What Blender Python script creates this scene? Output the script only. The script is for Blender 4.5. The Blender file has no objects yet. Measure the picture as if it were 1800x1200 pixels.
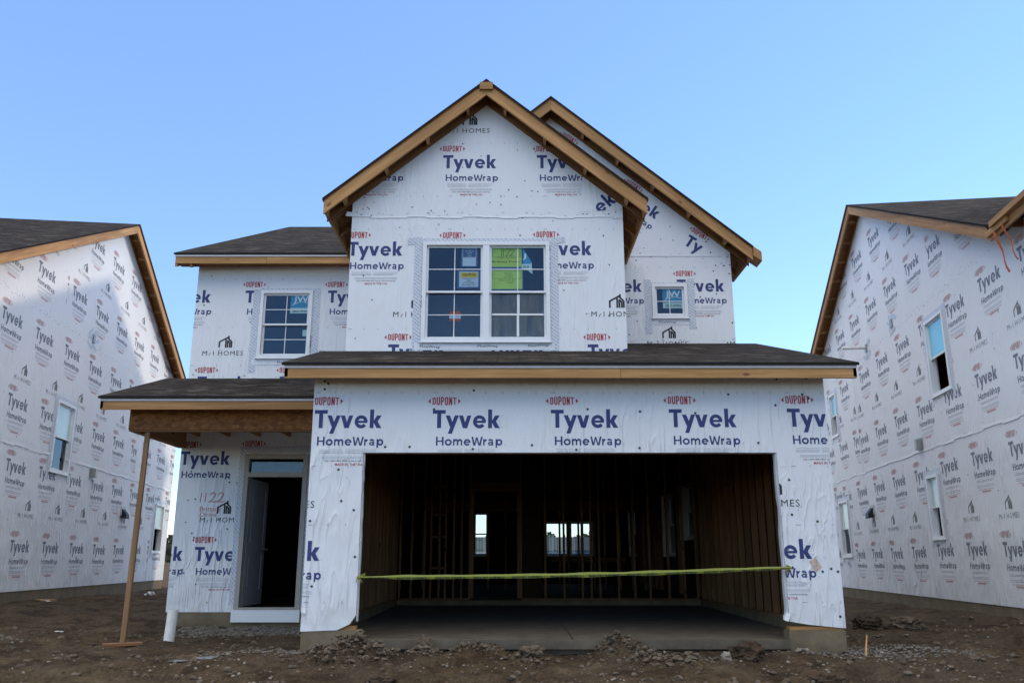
import bpy, math, random
from mathutils import Vector, Matrix, noise
C = bpy.context; D = bpy.data; SC = C.scene; COL = SC.collection
rad = math.radians
random.seed(7)

# ------------------------------------------------------------------ camera, light, exposure
CAMZ = 0.87
F_PX = 1490.0; PITCH = rad(14.5)
cam = D.cameras.new('camera'); cam.sensor_width = 36.0; cam.lens = 36.0 * F_PX / 1800.0
cam.clip_start = 0.05; cam.clip_end = 3000
camo = D.objects.new('camera', cam); COL.objects.link(camo)
camo.location = (0, 0, CAMZ); camo.rotation_euler = (rad(90) + PITCH, 0, 0)
SC.camera = camo

SUN_AZ = rad(67.9); SUN_EL = rad(25.6)          # azimuth from +Y towards +X
FILL_CLOUD = (5.6, 5.5, 5.4, 1)
w = D.worlds.new('World'); SC.world = w; w.use_nodes = True
nt = w.node_tree; nt.nodes.clear()
sky = nt.nodes.new('ShaderNodeTexSky'); sky.sky_type = 'NISHITA'; sky.sun_disc = False
sky.sun_elevation = SUN_EL; sky.sun_rotation = SUN_AZ
sky.air_density = 1.0; sky.dust_density = 0.0; sky.ozone_density = 2.4; sky.altitude = 200
bg = nt.nodes.new('ShaderNodeBackground'); bg.inputs['Strength'].default_value = 0.12
wo = nt.nodes.new('ShaderNodeOutputWorld')
hs = nt.nodes.new('ShaderNodeHueSaturation'); hs.inputs['Saturation'].default_value = 1.12; hs.inputs['Hue'].default_value = .510; hs.inputs['Value'].default_value = 1.0
nt.links.new(sky.outputs[0], hs.inputs['Color']); 
# an even clear-blue haze over the sky model, and added unseen bright clouds overhead and behind, put in to light the shaded fronts
def wmix(fac, a_, b_):
    x = nt.nodes.new('ShaderNodeMix'); x.data_type = 'RGBA'
    for i, v in ((0, fac), (6, a_), (7, b_)):
        if hasattr(v, 'links'): nt.links.new(v, x.inputs[i])
        else: x.inputs[i].default_value = v
    return x.outputs[2]
def wmap(v, a0, a1):
    x = nt.nodes.new('ShaderNodeMapRange'); x.interpolation_type = 'SMOOTHSTEP'; nt.links.new(v, x.inputs[0])
    x.inputs[1].default_value = a0; x.inputs[2].default_value = a1; return x.outputs[0]
def wmul(p, q):
    x = nt.nodes.new('ShaderNodeMath'); x.operation = 'MULTIPLY'; nt.links.new(p, x.inputs[0]); nt.links.new(q, x.inputs[1]); return x.outputs[0]
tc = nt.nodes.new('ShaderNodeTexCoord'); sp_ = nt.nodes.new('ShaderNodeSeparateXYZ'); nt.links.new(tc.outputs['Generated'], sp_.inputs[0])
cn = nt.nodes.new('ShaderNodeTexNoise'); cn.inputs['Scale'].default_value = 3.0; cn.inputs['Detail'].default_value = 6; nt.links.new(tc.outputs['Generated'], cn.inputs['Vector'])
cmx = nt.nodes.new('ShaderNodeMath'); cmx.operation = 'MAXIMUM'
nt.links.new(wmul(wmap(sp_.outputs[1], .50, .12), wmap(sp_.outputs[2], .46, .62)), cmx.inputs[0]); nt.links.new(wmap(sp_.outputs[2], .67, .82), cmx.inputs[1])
fill_mask = wmul(cmx.outputs[0], wmap(cn.outputs[0], .25, .45))
skyc = wmix(.48, hs.outputs[0], (.76, 1.30, 2.40, 1))
nt.links.new(wmix(fill_mask, skyc, FILL_CLOUD), bg.inputs[0]); nt.links.new(bg.outputs[0], wo.inputs[0])
sl = D.lights.new('sun', 'SUN'); sl.energy = 0.5; sl.angle = rad(4.0); sl.color = (1.0, 0.84, 0.60)
so = D.objects.new('sun', sl); COL.objects.link(so)
to_sun = Vector((math.sin(SUN_AZ) * math.cos(SUN_EL), math.cos(SUN_AZ) * math.cos(SUN_EL), math.sin(SUN_EL)))
so.rotation_euler = to_sun.to_track_quat('Z', 'Y').to_euler(); so.location = to_sun * 60
SC.view_settings.view_transform = 'Standard'; SC.view_settings.look = 'None'
SC.view_settings.exposure = 1.72; SC.view_settings.gamma = 1.0
SC.render.engine = 'CYCLES'
SC.cycles.max_bounces = 6; SC.cycles.diffuse_bounces = 3; SC.cycles.transparent_max_bounces = 12
SC.cycles.glossy_bounces = 3; SC.cycles.caustics_reflective = False; SC.cycles.caustics_refractive = False
SC.cycles.use_denoising = True

# ------------------------------------------------------------------ materials
class NT:
    def __init__(s, name):
        s.m = D.materials.new(name); s.m.use_nodes = True; s.t = s.m.node_tree; s.t.nodes.clear()
        s.out = s.t.nodes.new('ShaderNodeOutputMaterial')
    def n(s, typ, **kw):
        x = s.t.nodes.new('ShaderNode' + typ)
        for k, v in kw.items():
            if k.startswith('i_'):
                key = k[2:]; key = int(key) if key.isdigit() else key.replace('_', ' ')
                if hasattr(v, 'is_linked') or hasattr(v, 'links'): s.t.links.new(v, x.inputs[key])
                else: x.inputs[key].default_value = v
            else: setattr(x, k, v)
        return x
    def L(s, a, b): s.t.links.new(a, b)
    def noise(s, vec, scale, detail=4, rough=.55, dist=0.0):
        return s.n('TexNoise', i_Vector=vec, i_Scale=scale, i_Detail=detail, i_Roughness=rough, i_Distortion=dist).outputs['Fac']
    def mapv(s, vec, scale=(1, 1, 1), rot=(0, 0, 0), loc=(0, 0, 0)):
        m = s.n('Mapping', i_Vector=vec); m.inputs['Scale'].default_value = scale
        m.inputs['Rotation'].default_value = rot; m.inputs['Location'].default_value = loc
        return m.outputs[0]
    def ramp(s, fac, stops):
        r = s.n('ValToRGB', i_Fac=fac); e = r.color_ramp.elements
        while len(e) < len(stops): e.new(.5)
        for k, (p, c) in zip(e, stops):
            k.position = p; k.color = (c, c, c, 1) if isinstance(c, (int, float)) else (*c, 1)
        return r.outputs[0]
    def mix(s, fac, a, b, mode='MIX'):
        x = s.n('Mix', data_type='RGBA', blend_type=mode)
        for idx, v in ((0, fac), (6, a), (7, b)):
            if hasattr(v, 'links'): s.L(v, x.inputs[idx])
            elif idx == 0: x.inputs[0].default_value = v
            else: x.inputs[idx].default_value = (*v, 1)
        return x.outputs[2]
    def math(s, op, a, b=0.0, c=0.0):
        x = s.n('Math', operation=op)
        for i, v in enumerate((a, b, c)):
            if hasattr(v, 'links'): s.L(v, x.inputs[i])
            else: x.inputs[i].default_value = v
        return x.outputs[0]
    def pos(s): return s.n('NewGeometry').outputs['Position']
    def uv(s): return s.n('TexCoord').outputs['UV']
    def bump(s, h, strength=.3, dist=.02):
        return s.n('Bump', i_Height=h, i_Strength=strength, i_Distance=dist).outputs[0]
    def pbsdf(s, col, rough=.6, normal=None, spec=.3, metal=0.0):
        p = s.n('BsdfPrincipled')
        if hasattr(col, 'links'): s.L(col, p.inputs['Base Color'])
        else: p.inputs['Base Color'].default_value = (*col, 1)
        if hasattr(rough, 'links'): s.L(rough, p.inputs['Roughness'])
        else: p.inputs['Roughness'].default_value = rough
        p.inputs['Specular IOR Level'].default_value = spec; p.inputs['Metallic'].default_value = metal
        if normal is not None: s.L(normal, p.inputs['Normal'])
        s.L(p.outputs[0], s.out.inputs[0]); return p

def wrap_bump(b):
    """loose sheet: long tension creases in two directions, each in its own patches, over a faint crumple"""
    p = b.pos()
    z = b.n('SeparateXYZ', i_0=p).outputs[2]
    low = b.ramp(b.math('MULTIPLY', z, .1), [(.0, 1.0), (.20, .8), (.33, .32), (1, .16)])
    def crease(rot, sc, wide, seed):
        q = b.mapv(p, (sc, sc, sc * wide), rot, (seed, seed * 2, seed * 3))
        n = b.noise(q, 1.0, 2, .5, .35)
        c = b.math('ABSOLUTE', b.math('SUBTRACT', n, .5))
        c = b.math('SUBTRACT', 1.0, b.ramp(c, [(0, 0), (.035, .6), (.13, 1)]))
        m = b.ramp(b.noise(b.mapv(p, (.9, .9, .9), (0, 0, 0), (seed * 5, 0, seed)), 1.0, 2, .5), [(.44, 0), (.62, 1)])
        return b.math('MULTIPLY', c, m)
    h = b.math('ADD', crease((.0, .85, .85), 5.0, .16, 1.7), crease((.0, -.75, -.75), 5.5, .15, 4.1))
    h = b.math('ADD', h, b.math('MULTIPLY', crease((.0, .15, .2), 9.0, .22, 7.3), .5))
    v = b.n('TexVoronoi', i_Vector=b.mapv(p, (1, 1, .7)), i_Scale=6.0, feature='SMOOTH_F1').outputs['Distance']
    h = b.math('ADD', h, b.math('MULTIPLY', v, .35))
    h = b.math('ADD', h, b.math('MULTIPLY', b.noise(p, 1.1, 2, .5), 1.6))
    return b.bump(b.math('MULTIPLY', h, low), .7, .03)

def mat_wrap():
    b = NT('house_wrap'); p = b.pos()
    n = b.noise(b.mapv(p, (1, 1, 1)), 60, 3, .7)
    f = b.noise(b.mapv(p, (6, 6, 1)), 5, 4, .6)
    d = b.noise(p, .8, 4, .6)
    c = b.mix(b.ramp(n, [(.35, 0), (.7, 1)]), (.715, .725, .745), (.80, .81, .825))
    c = b.mix(b.math('MULTIPLY', b.ramp(f, [(.45, 0), (.7, 1)]), .35), c, (.71, .705, .70))
    c = b.mix(b.math('MULTIPLY', b.ramp(d, [(.5, 0), (.8, 1)]), .3), c, (.68, .665, .645))
    z = b.n('SeparateXYZ', i_0=p).outputs[2]
    dirt = b.math('MULTIPLY', b.ramp(z, [(0.05, 1), (.55, 0)]), b.ramp(b.noise(p, 5, 4, .6), [(.4, 0), (.75, .5)]))
    c = b.mix(dirt, c, (.42, .36, .29))
    b.pbsdf(c, .62, wrap_bump(b), .35); return b.m
def mat_ink(name, col, glare=0.0):
    b = NT(name); p = b.pos()
    n = b.noise(p, 70, 3, .7)
    c = b.mix(b.ramp(n, [(.3, 0), (.75, 1)]), col, tuple(min(1, x * 1.35 + .015) for x in col))
    if glare: c = b.mix(glare, c, (.7, .7, .72))
    b.pbsdf(c, .6, wrap_bump(b), .3); return b.m
def mat_wood(name, dark, light, knots=True):
    b = NT(name); u = b.uv()
    rnd = b.n('ObjectInfo').outputs['Random']
    off = b.n('CombineXYZ', i_0=b.math('MULTIPLY', rnd, 37.0), i_1=b.math('MULTIPLY', rnd, 11.0), i_2=0.0).outputs[0]
    uu = b.n('VectorMath', operation='ADD', i_0=u, i_1=off).outputs[0]
    g = b.noise(b.mapv(uu, (1.2, 28, 1)), 1.0, 6, .6, .6)
    g2 = b.noise(b.mapv(uu, (.7, 5, 1)), 1.0, 3, .5, .4)
    c = b.mix(b.ramp(g, [(.3, 0), (.72, 1)]), dark, light)
    c = b.mix(b.math('MULTIPLY', b.ramp(g2, [(.38, 0), (.66, 1)]), .6), c, tuple(x * .68 for x in dark))
    if knots:
        v = b.n('TexVoronoi', i_Vector=b.mapv(uu, (2.6, 6.5, 1)), i_Scale=1.0); v.inputs['Randomness'].default_value = 1
        k = b.math('MULTIPLY', b.ramp(v.outputs['Distance'], [(.09, 1), (.15, 0)]), b.ramp(b.n('SeparateColor', i_Color=v.outputs['Color']).outputs[0], [(.52, 0), (.56, 1)]))
        c = b.mix(b.math('MULTIPLY', k, .8), c, tuple(x * .25 for x in dark))
    hs = b.n('HueSaturation', i_Color=c); b.L(b.math('MULTIPLY_ADD', rnd, .35, .82), hs.inputs['Value'])
    b.pbsdf(hs.outputs[0], .65, b.bump(g, .15, .004), .3); return b.m
def mat_osb():
    b = NT('osb_panel'); u = b.uv()
    v = b.n('TexVoronoi', i_Vector=b.mapv(u, (14, 26, 1)), i_Scale=1.0)
    g = b.noise(b.mapv(u, (18, 40, 1)), 1.0, 4, .6, 1.0)
    c = b.mix(b.n('SeparateColor', i_Color=v.outputs['Color']).outputs[0], (.12, .044, .012), (.40, .17, .05))
    c = b.mix(.5, c, b.mix(b.ramp(g, [(.3, 0), (.7, 1)]), (.07, .024, .007), (.36, .145, .042)))
    b.pbsdf(c, .7, b.bump(g, .2, .004), .25); return b.m
def mat_shingle():
    b = NT('asphalt_shingle'); u = b.uv()
    br = b.n('TexBrick', i_Vector=u, i_Scale=1.0, offset=.37, squash=1.0)
    br.inputs['Color1'].default_value = (.014, .0125, .0115, 1); br.inputs['Color2'].default_value = (.078, .068, .060, 1)
    br.inputs['Mortar'].default_value = (.012, .011, .010, 1)
    br.inputs['Mortar Size'].default_value = .012; br.inputs['Mortar Smooth'].default_value = .3
    br.inputs['Bias'].default_value = -.05; br.inputs['Brick Width'].default_value = .27; br.inputs['Row Height'].default_value = .14
    st = b.noise(b.mapv(u, (2.4, 3.6, 1)), 1.0, 6, .75)
    gr = b.noise(u, 160, 2, .7)
    c = b.mix(b.ramp(st, [(.40, .9), (.62, 0)]), br.outputs['Color'], (.016, .0135, .012))
    c = b.mix(b.ramp(st, [(.54, 0), (.68, .75)]), c, (.092, .080, .070))
    c = b.mix(b.math('MULTIPLY', b.ramp(gr, [(.45, 0), (.75, 1)]), .4), c, (.10, .088, .078))
    saw = b.math('FRACT', b.math('DIVIDE', b.n('SeparateXYZ', i_0=u).outputs[1], .14))
    h = b.math('ADD', b.math('MULTIPLY', b.math('SUBTRACT', 1.0, saw), .7), b.math('MULTIPLY', br.outputs['Fac'], -.35))
    h = b.math('ADD', h, b.math('MULTIPLY', b.n('SeparateColor', i_Color=br.outputs['Color']).outputs[0], 3.0))
    b.pbsdf(c, .95, b.bump(h, .8, .012), .03); return b.m
def mat_plain(name, col, rough=.6, spec=.3, var=.12, metal=0.0, scale=12):
    b = NT(name); n = b.noise(b.pos(), scale, 4, .6)
    c = b.mix(b.ramp(n, [(.3, 0), (.7, 1)]), tuple(x * (1 - var) for x in col), tuple(min(1, x * (1 + var)) for x in col))
    b.pbsdf(c, rough, None, spec, metal); return b.m
def mat_concrete(name, col):
    b = NT(name); p = b.pos()
    n = b.noise(p, 3, 6, .65); n2 = b.noise(p, 35, 4, .7)
    c = b.mix(b.ramp(n, [(.3, 0), (.7, 1)]), tuple(x * .72 for x in col), tuple(x * 1.18 for x in col))
    c = b.mix(b.math('MULTIPLY', b.ramp(n2, [(.5, 0), (.8, 1)]), .4), c, tuple(x * .55 for x in col))
    z = b.n('SeparateXYZ', i_0=p).outputs[2]
    damp = b.math('MULTIPLY', b.ramp(b.math('ADD', b.math('MULTIPLY_ADD', z, 1.0, .5), b.math('MULTIPLY', n, .25)), [(.42, 1), (.62, 0)]), .55)
    c = b.mix(damp, c, (.06, .045, .03))
    b.pbsdf(c, .85, b.bump(n2, .25, .006), .25); return b.m
def mat_glass():
    b = NT('window_glass')
    tr = b.n('BsdfTransparent'); tr.inputs[0].default_value = (.82, .87, .88, 1)
    gl = b.n('BsdfGlossy'); gl.inputs['Roughness'].default_value = .015; gl.inputs[0].default_value = (.72, .86, 1, 1)
    n = b.noise(b.pos(), 1.2, 2, .5); bp = b.bump(n, .02, .02); b.L(bp, gl.inputs['Normal'])
    lw = b.n('Fresnel'); lw.inputs[0].default_value = 1.52
    f = b.math('MULTIPLY', lw.outputs[0], 1.0)
    mx = b.n('MixShader', i_0=f); b.L(tr.outputs[0], mx.inputs[1]); b.L(gl.outputs[0], mx.inputs[2])
    b.L(mx.outputs[0], b.out.inputs[0]); return b.m
def mat_haze_film():
    b = NT('loose_clear_film'); n = b.noise(b.mapv(b.pos(), (1, 1, .4)), 5, 4, .6, .8)
    tr = b.n('BsdfTransparent'); df = b.n('BsdfDiffuse'); df.inputs[0].default_value = (.40, .42, .38, 1)
    mx = b.n('MixShader', i_0=b.ramp(n, [(.35, .03), (.7, .17)])); b.L(tr.outputs[0], mx.inputs[1]); b.L(df.outputs[0], mx.inputs[2]); b.L(mx.outputs[0], b.out.inputs[0]); return b.m
def mat_tinted_pane(name, col):
    b = NT(name); n = b.noise(b.pos(), 3, 3, .5)
    c = b.mix(n, tuple(x * .85 for x in col), col)
    b.pbsdf(c, .18, b.bump(n, .05, .02), .5); return b.m
def mat_tape_hatch():
    b = NT('flashing_tape'); u = b.uv()
    wv = b.n('TexWave', i_Vector=b.mapv(u, (1, 1, 1), (0, 0, rad(38))), wave_type='BANDS', bands_direction='Y')
    wv.inputs['Scale'].default_value = 7.5; wv.inputs['Distortion'].default_value = 1.6; wv.inputs['Detail'].default_value = 1
    br = b.noise(b.mapv(u, (60, 60, 1)), 1.0, 2, .5)
    m = b.math('MULTIPLY', b.ramp(wv.outputs['Fac'], [(.62, 0), (.8, 1)]), b.ramp(br, [(.42, 0), (.55, 1)]))
    c = b.mix(b.math('MULTIPLY', m, .65), (.60, .63, .68), (.12, .15, .24))
    n = b.noise(b.pos(), 9, 3, .5)
    b.pbsdf(c, .45, b.bump(n, .25, .02), .4); return b.m
def mat_ground():
    b = NT('bare_soil'); p = b.pos()
    n1 = b.noise(p, .55, 5, .6, .4); n2 = b.noise(p, 4, 6, .65); n3 = b.noise(p, 26, 5, .7); n4 = b.noise(p, 90, 3, .7)
    c = b.mix(b.ramp(n2, [(.3, 0), (.7, 1)]), (.066, .044, .025), (.150, .105, .063))
    c = b.mix(b.ramp(n1, [(.42, 0), (.62, .75)]), c, (.098, .076, .052))
    c = b.mix(b.math('MULTIPLY', b.ramp(n3, [(.35, 1), (.55, 0)]), .6), c, (.024, .015, .009))
    c = b.mix(b.math('MULTIPLY', b.ramp(n4, [(.62, 0), (.72, 1)]), .55), c, (.30, .24, .17))
    n5 = b.noise(p, 1.6, 5, .65, .6)
    c = b.mix(b.math('MULTIPLY', b.ramp(n5, [(.50, 0), (.60, 1)]), .6), c, (.028, .018, .011))
    c = b.mix(b.math('MULTIPLY', b.ramp(n5, [(.30, 1), (.42, 0)]), .5), c, (.21, .155, .10))
    h = b.math('ADD', b.math('ADD', b.math('MULTIPLY', n3, .9), b.math('MULTIPLY', n4, .35)), b.math('MULTIPLY', n2, .8))
    b.pbsdf(c, .95, b.bump(h, 1.0, .05), .10); return b.m
def mat_stone(name, lo, hi):
    b = NT(name); p = b.pos()
    n = b.noise(p, 14, 2, .5); n2 = b.noise(p, 120, 3, .7)
    c = b.mix(b.ramp(n, [(.3, 0), (.7, 1)]), lo, hi); c = b.mix(b.math('MULTIPLY', n2, .5), c, tuple(x * .55 for x in lo))
    b.pbsdf(c, .9, b.bump(n2, .4, .01), .2); return b.m
def mat_water():
    b = NT('puddle_water'); n = b.noise(b.pos(), 6, 2, .5)
    b.pbsdf((.06, .05, .04), .06, b.bump(n, .05, .01), .5); return b.m

M = dict(
    wrap=mat_wrap(), navy=mat_ink('navy_print', (.030, .042, .145)), red=mat_ink('red_print', (.36, .022, .030)),
    black=mat_ink('black_print', (.014, .015, .020)), grey=mat_ink('grey_print', (.33, .35, .40)), green=mat_ink('green_cap', (.012, .055, .03)),
    navy_f=mat_ink('glare_navy_print', (.045, .050, .095), .20), red_f=mat_ink('glare_red_print', (.38, .07, .06), .38),  # _f inks: haze and grazing glare paled into the print colour
    black_f=mat_ink('glare_black_print', (.04, .04, .04), .18),
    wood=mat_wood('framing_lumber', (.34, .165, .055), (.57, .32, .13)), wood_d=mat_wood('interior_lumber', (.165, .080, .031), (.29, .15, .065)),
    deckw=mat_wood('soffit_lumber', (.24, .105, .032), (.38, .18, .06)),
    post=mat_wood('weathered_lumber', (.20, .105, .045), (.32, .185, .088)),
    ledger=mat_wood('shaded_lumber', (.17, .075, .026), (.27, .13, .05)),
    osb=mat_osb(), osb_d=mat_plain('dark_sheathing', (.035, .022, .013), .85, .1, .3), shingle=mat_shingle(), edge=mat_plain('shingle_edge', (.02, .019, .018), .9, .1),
    drip=mat_plain('drip_edge_metal', (.56, .56, .55), .5, .4, .06), vinyl=mat_plain('white_vinyl', (.76, .77, .78), .42, .4, .03, 0, 5),
    concrete=mat_concrete('foundation_concrete', (.19, .148, .092)), slab=mat_concrete('slab_concrete', (.135, .112, .082)),
    glass=mat_glass(), hazefilm=mat_haze_film(), film=mat_tinted_pane('blue_protective_film', (.22, .62, .78)), mint=mat_tinted_pane('pale_green_pane', (.58, .74, .72)),  # mint is an opaque pale green pane colour
    hatch=mat_tape_hatch(), tape=mat_plain('seam_tape', (.72, .73, .75), .4, .4, .06), ground=mat_ground(),
    gravel=mat_stone('grey_gravel', (.12, .108, .09), (.27, .24, .20)), clay=mat_stone('clay_clods', (.075, .055, .037), (.20, .155, .11)),
    clod_d=mat_stone('dark_clod', (.035, .023, .015), (.09, .06, .038)), pebble=mat_stone('pale_pebbles', (.20, .17, .135), (.42, .37, .31)),
    water=mat_water(), pvc=mat_plain('white_pvc', (.72, .71, .66), .45, .4, .08), plastic_bk=mat_plain('black_plastic', (.015, .015, .016), .5, .3),
    steel=mat_plain('galvanised_box', (.36, .37, .36), .45, .4, .1, .6), yellow=mat_plain('caution_tape_yellow', (.21, .23, .03), .4, .35, .08),
    orange=mat_plain('orange_strap', (.50, .10, .035), .7, .2), door=mat_plain('door_paint', (.36, .365, .40), .5, .35, .04), casing=mat_plain('door_casing', (.38, .35, .31), .55, .3, .05),
    brass=mat_plain('door_metal', (.5, .47, .42), .3, .5, .05, 1.0), paper_g=mat_plain('green_paper', (.24, .42, .13), .7, .2, .05), paper_w=mat_plain('pale_paper', (.27, .40, .52), .7, .2, .05),
    paper_b=mat_plain('blue_plastic', (.03, .085, .20), .35, .3, .1), paper_y=mat_plain('yellow_paper', (.33, .31, .07), .7, .2, .05), sticker=mat_plain('blue_sticker', (.03, .20, .38), .4, .3, .06),
    sticker_l=mat_plain('pale_sticker', (.28, .46, .50), .5, .3, .06), white_ink=mat_plain('white_ink', (.45, .58, .66), .5, .2, .03), dark_ink=mat_plain('dark_ink', (.02, .03, .03), .6, .2), redpaper=mat_plain('red_paper', (.22, .075, .06), .6, .2),
    pen=mat_plain('red_marker', (.42, .09, .085), .7, .2, .2), brownrag=mat_plain('brown_patch', (.56, .43, .34), .7, .2, .3, 0, 40), scrap=mat_plain('white_scrap', (.70, .70, .70), .6, .3, .1),
    far_wall=mat_plain('far_siding', (.10, .17, .28), .7, .2), far_wall2=mat_plain('far_pale_siding', (.62, .60, .56), .7, .2), far_roof=mat_plain('far_roof', (.05, .055, .065), .9, .1), leaf=mat_plain('far_foliage', (.055, .062, .04), .9, .1, .5, 0, 1.5), bark=mat_plain('bark', (.07, .05, .035), .9, .1),
)
INKS = ['wrap', 'navy', 'red', 'black', 'grey', 'green', 'osb_d', 'pen']
INKS_F = ['wrap', 'navy_f', 'red_f', 'black_f', 'grey', 'green', 'osb_d', 'pen']
NAVY, RED, BLACK, GREY, GREEN, INNER, PEN = 1, 2, 3, 4, 5, 6, 7

# ------------------------------------------------------------------ mesh helpers
class MB:
    def __init__(s): s.v = []; s.f = []; s.uv = []; s.mi = []
    def face(s, pts, mi=0, uv=None):
        b = len(s.v); s.v.extend([tuple(p) for p in pts]); s.f.append(list(range(b, b + len(pts)))); s.mi.append(mi)
        s.uv.append(uv if uv else [(p[0] + p[1], p[2]) for p in pts])
    def hexa(s, p, mi=0):
        """p: 8 points, bottom ring 0-3, top ring 4-7; u runs along the longest edge"""
        p = [Vector(q) for q in p]
        ed = [p[1] - p[0], p[3] - p[0], p[4] - p[0]]
        L = [e.length for e in ed]; k = L.index(max(L)); ax = ed[k].normalized()
        oth = [(ed[i] - ax * ed[i].dot(ax)).normalized() for i in range(3) if i != k]
        ou, ov = random.uniform(0, 50), random.uniform(0, 50)
        def uvf(q): return (q.dot(ax) + ou, q.dot(oth[0]) + q.dot(oth[1]) + ov)
        c = sum(p, Vector()) / 8
        for idx in ((0, 3, 2, 1), (4, 5, 6, 7), (0, 1, 5, 4), (1, 2, 6, 5), (2, 3, 7, 6), (3, 0, 4, 7)):
            q = [p[i] for i in idx]
            nrm = (q[1] - q[0]).cross(q[2] - q[0])
            if nrm.dot(sum(q, Vector()) / 4 - c) < 0: q.reverse()
            s.face(q, mi, [uvf(a) for a in q])
    def box(s, x0, x1, y0, y1, z0, z1, mi=0):
        s.hexa([(x0, y0, z0), (x1, y0, z0), (x1, y1, z0), (x0, y1, z0), (x0, y0, z1), (x1, y0, z1), (x1, y1, z1), (x0, y1, z1)], mi)
    def pbox(s, P, u0, u1, v0, v1, d0, d1, mi=0):
        s.hexa([P(u0, v0, d0), P(u1, v0, d0), P(u1, v0, d1), P(u0, v0, d1), P(u0, v1, d0), P(u1, v1, d0), P(u1, v1, d1), P(u0, v1, d1)], mi)
    def slat(s, p0, p1, hz, ex, mi=0):
        """a board from p0 to p1 (top edge), hz high, extruded by vector ex; plumb-cut ends"""
        p0 = Vector(p0); p1 = Vector(p1); ex = Vector(ex); d = Vector((0, 0, hz))
        s.hexa([p0 - d, p1 - d, p1 - d + ex, p0 - d + ex, p0, p1, p1 + ex, p0 + ex], mi)
    def tube(s, path, r, n=10, mi=0, cap=True):
        path = [Vector(p) for p in path]; rings = []
        for i, p in enumerate(path):
            t = (path[min(i + 1, len(path) - 1)] - path[max(i - 1, 0)]).normalized()
            a = t.orthogonal().normalized(); b = t.cross(a); rr = r[i] if isinstance(r, (list, tuple)) else r
            rings.append([p + (a * math.cos(2 * math.pi * k / n) + b * math.sin(2 * math.pi * k / n)) * rr for k in range(n)])
        for i in range(len(rings) - 1):
            for k in range(n):
                s.face([rings[i][k], rings[i][(k + 1) % n], rings[i + 1][(k + 1) % n], rings[i + 1][k]], mi)
        if cap: s.face(rings[0][::-1], mi); s.face(rings[-1], mi)
    def build(s, name, mats, parent=None, smooth=False):
        me = D.meshes.new(name); me.from_pydata(s.v, [], s.f); me.update()
        if isinstance(mats, str): mats = [mats]
        for m in mats: me.materials.append(M[m])
        me.polygons.foreach_set('material_index', s.mi)
        ul = me.uv_layers.new(name='UVMap'); fl = [c for u in s.uv for q in u for c in q]
        ul.data.foreach_set('uv', fl)
        if smooth: me.polygons.foreach_set('use_smooth', [True] * len(s.f))
        o = D.objects.new(name, me); COL.objects.link(o)
        if parent: put(o, parent)
        return o
def put(o, parent):
    o.parent = parent
    if parent.get('_w'): o.matrix_parent_inverse = parent.matrix_basis.inverted()
def thing(name, label, cat, loc=(0, 0, 0), rotz=0, group=None, world=False):
    o = D.objects.new(name, None); COL.objects.link(o); o.location = loc; o.rotation_euler = (0, 0, rotz)
    o.empty_display_size = .3; tag(o, label, cat, group)
    if world: o['_w'] = 1; o.matrix_basis = Matrix.Translation(loc)
    return o
def tag(o, label=None, cat=None, group=None, kind=None):
    if label: o['label'] = label
    if cat: o['category'] = cat
    if group: o['group'] = group
    if kind: o['kind'] = kind
    return o
def rest(o):
    """move a one-mesh thing's origin to the middle of its base"""
    me = o.data; n = len(me.vertices)
    xs = [v.co.x for v in me.vertices]; ys = [v.co.y for v in me.vertices]; zs = [v.co.z for v in me.vertices]
    c = Vector(((min(xs) + max(xs)) / 2, (min(ys) + max(ys)) / 2, min(zs)))
    me.transform(Matrix.Translation(-c)); o.location = c; return o
def at(u, v, Y):
    """world X, Z of a picture point (1800 x 1200) on the plane y = Y"""
    a = u - 900; dv = 600 - v; b = F_PX * math.cos(PITCH) - dv * math.sin(PITCH); c = F_PX * math.sin(PITCH) + dv * math.cos(PITCH)
    return a / b * Y, c / b * Y + CAMZ
def front(Y): return lambda u, v, d=0.0: (u, Y - d, v)

# convex clipping
def clip_half(poly, a, b, c):
    out = []
    for i in range(len(poly)):
        p = poly[i]; q = poly[(i + 1) % len(poly)]; fp = a * p[0] + b * p[1] - c; fq = a * q[0] + b * q[1] - c
        if fp >= 0: out.append(p)
        if (fp > 0 > fq) or (fp < 0 < fq):
            t = fp / (fp - fq); out.append((p[0] + (q[0] - p[0]) * t, p[1] + (q[1] - p[1]) * t))
    return out
def clip_convex(poly, cv):
    for i in range(len(cv)):
        p = cv[i]; q = cv[(i + 1) % len(cv)]; a = -(q[1] - p[1]); b = q[0] - p[0]
        poly = clip_half(poly, a, b, a * p[0] + b * p[1])
        if len(poly) < 3: return []
    return poly
def minus_rect(poly, r):
    x0, z0, x1, z1 = r; res = []
    for (a, b, c) in ((-1, 0, -x0), (1, 0, x1), (0, -1, -z0), (0, 1, z1)):
        o = clip_half(poly, a, b, c)
        if len(o) > 2: res.append(o)
        poly = clip_half(poly, -a, -b, -c)
        if len(poly) < 3: break
    return res
def area(p): return abs(sum(p[i][0] * p[(i + 1) % len(p)][1] - p[(i + 1) % len(p)][0] * p[i][1] for i in range(len(p)))) / 2

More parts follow.
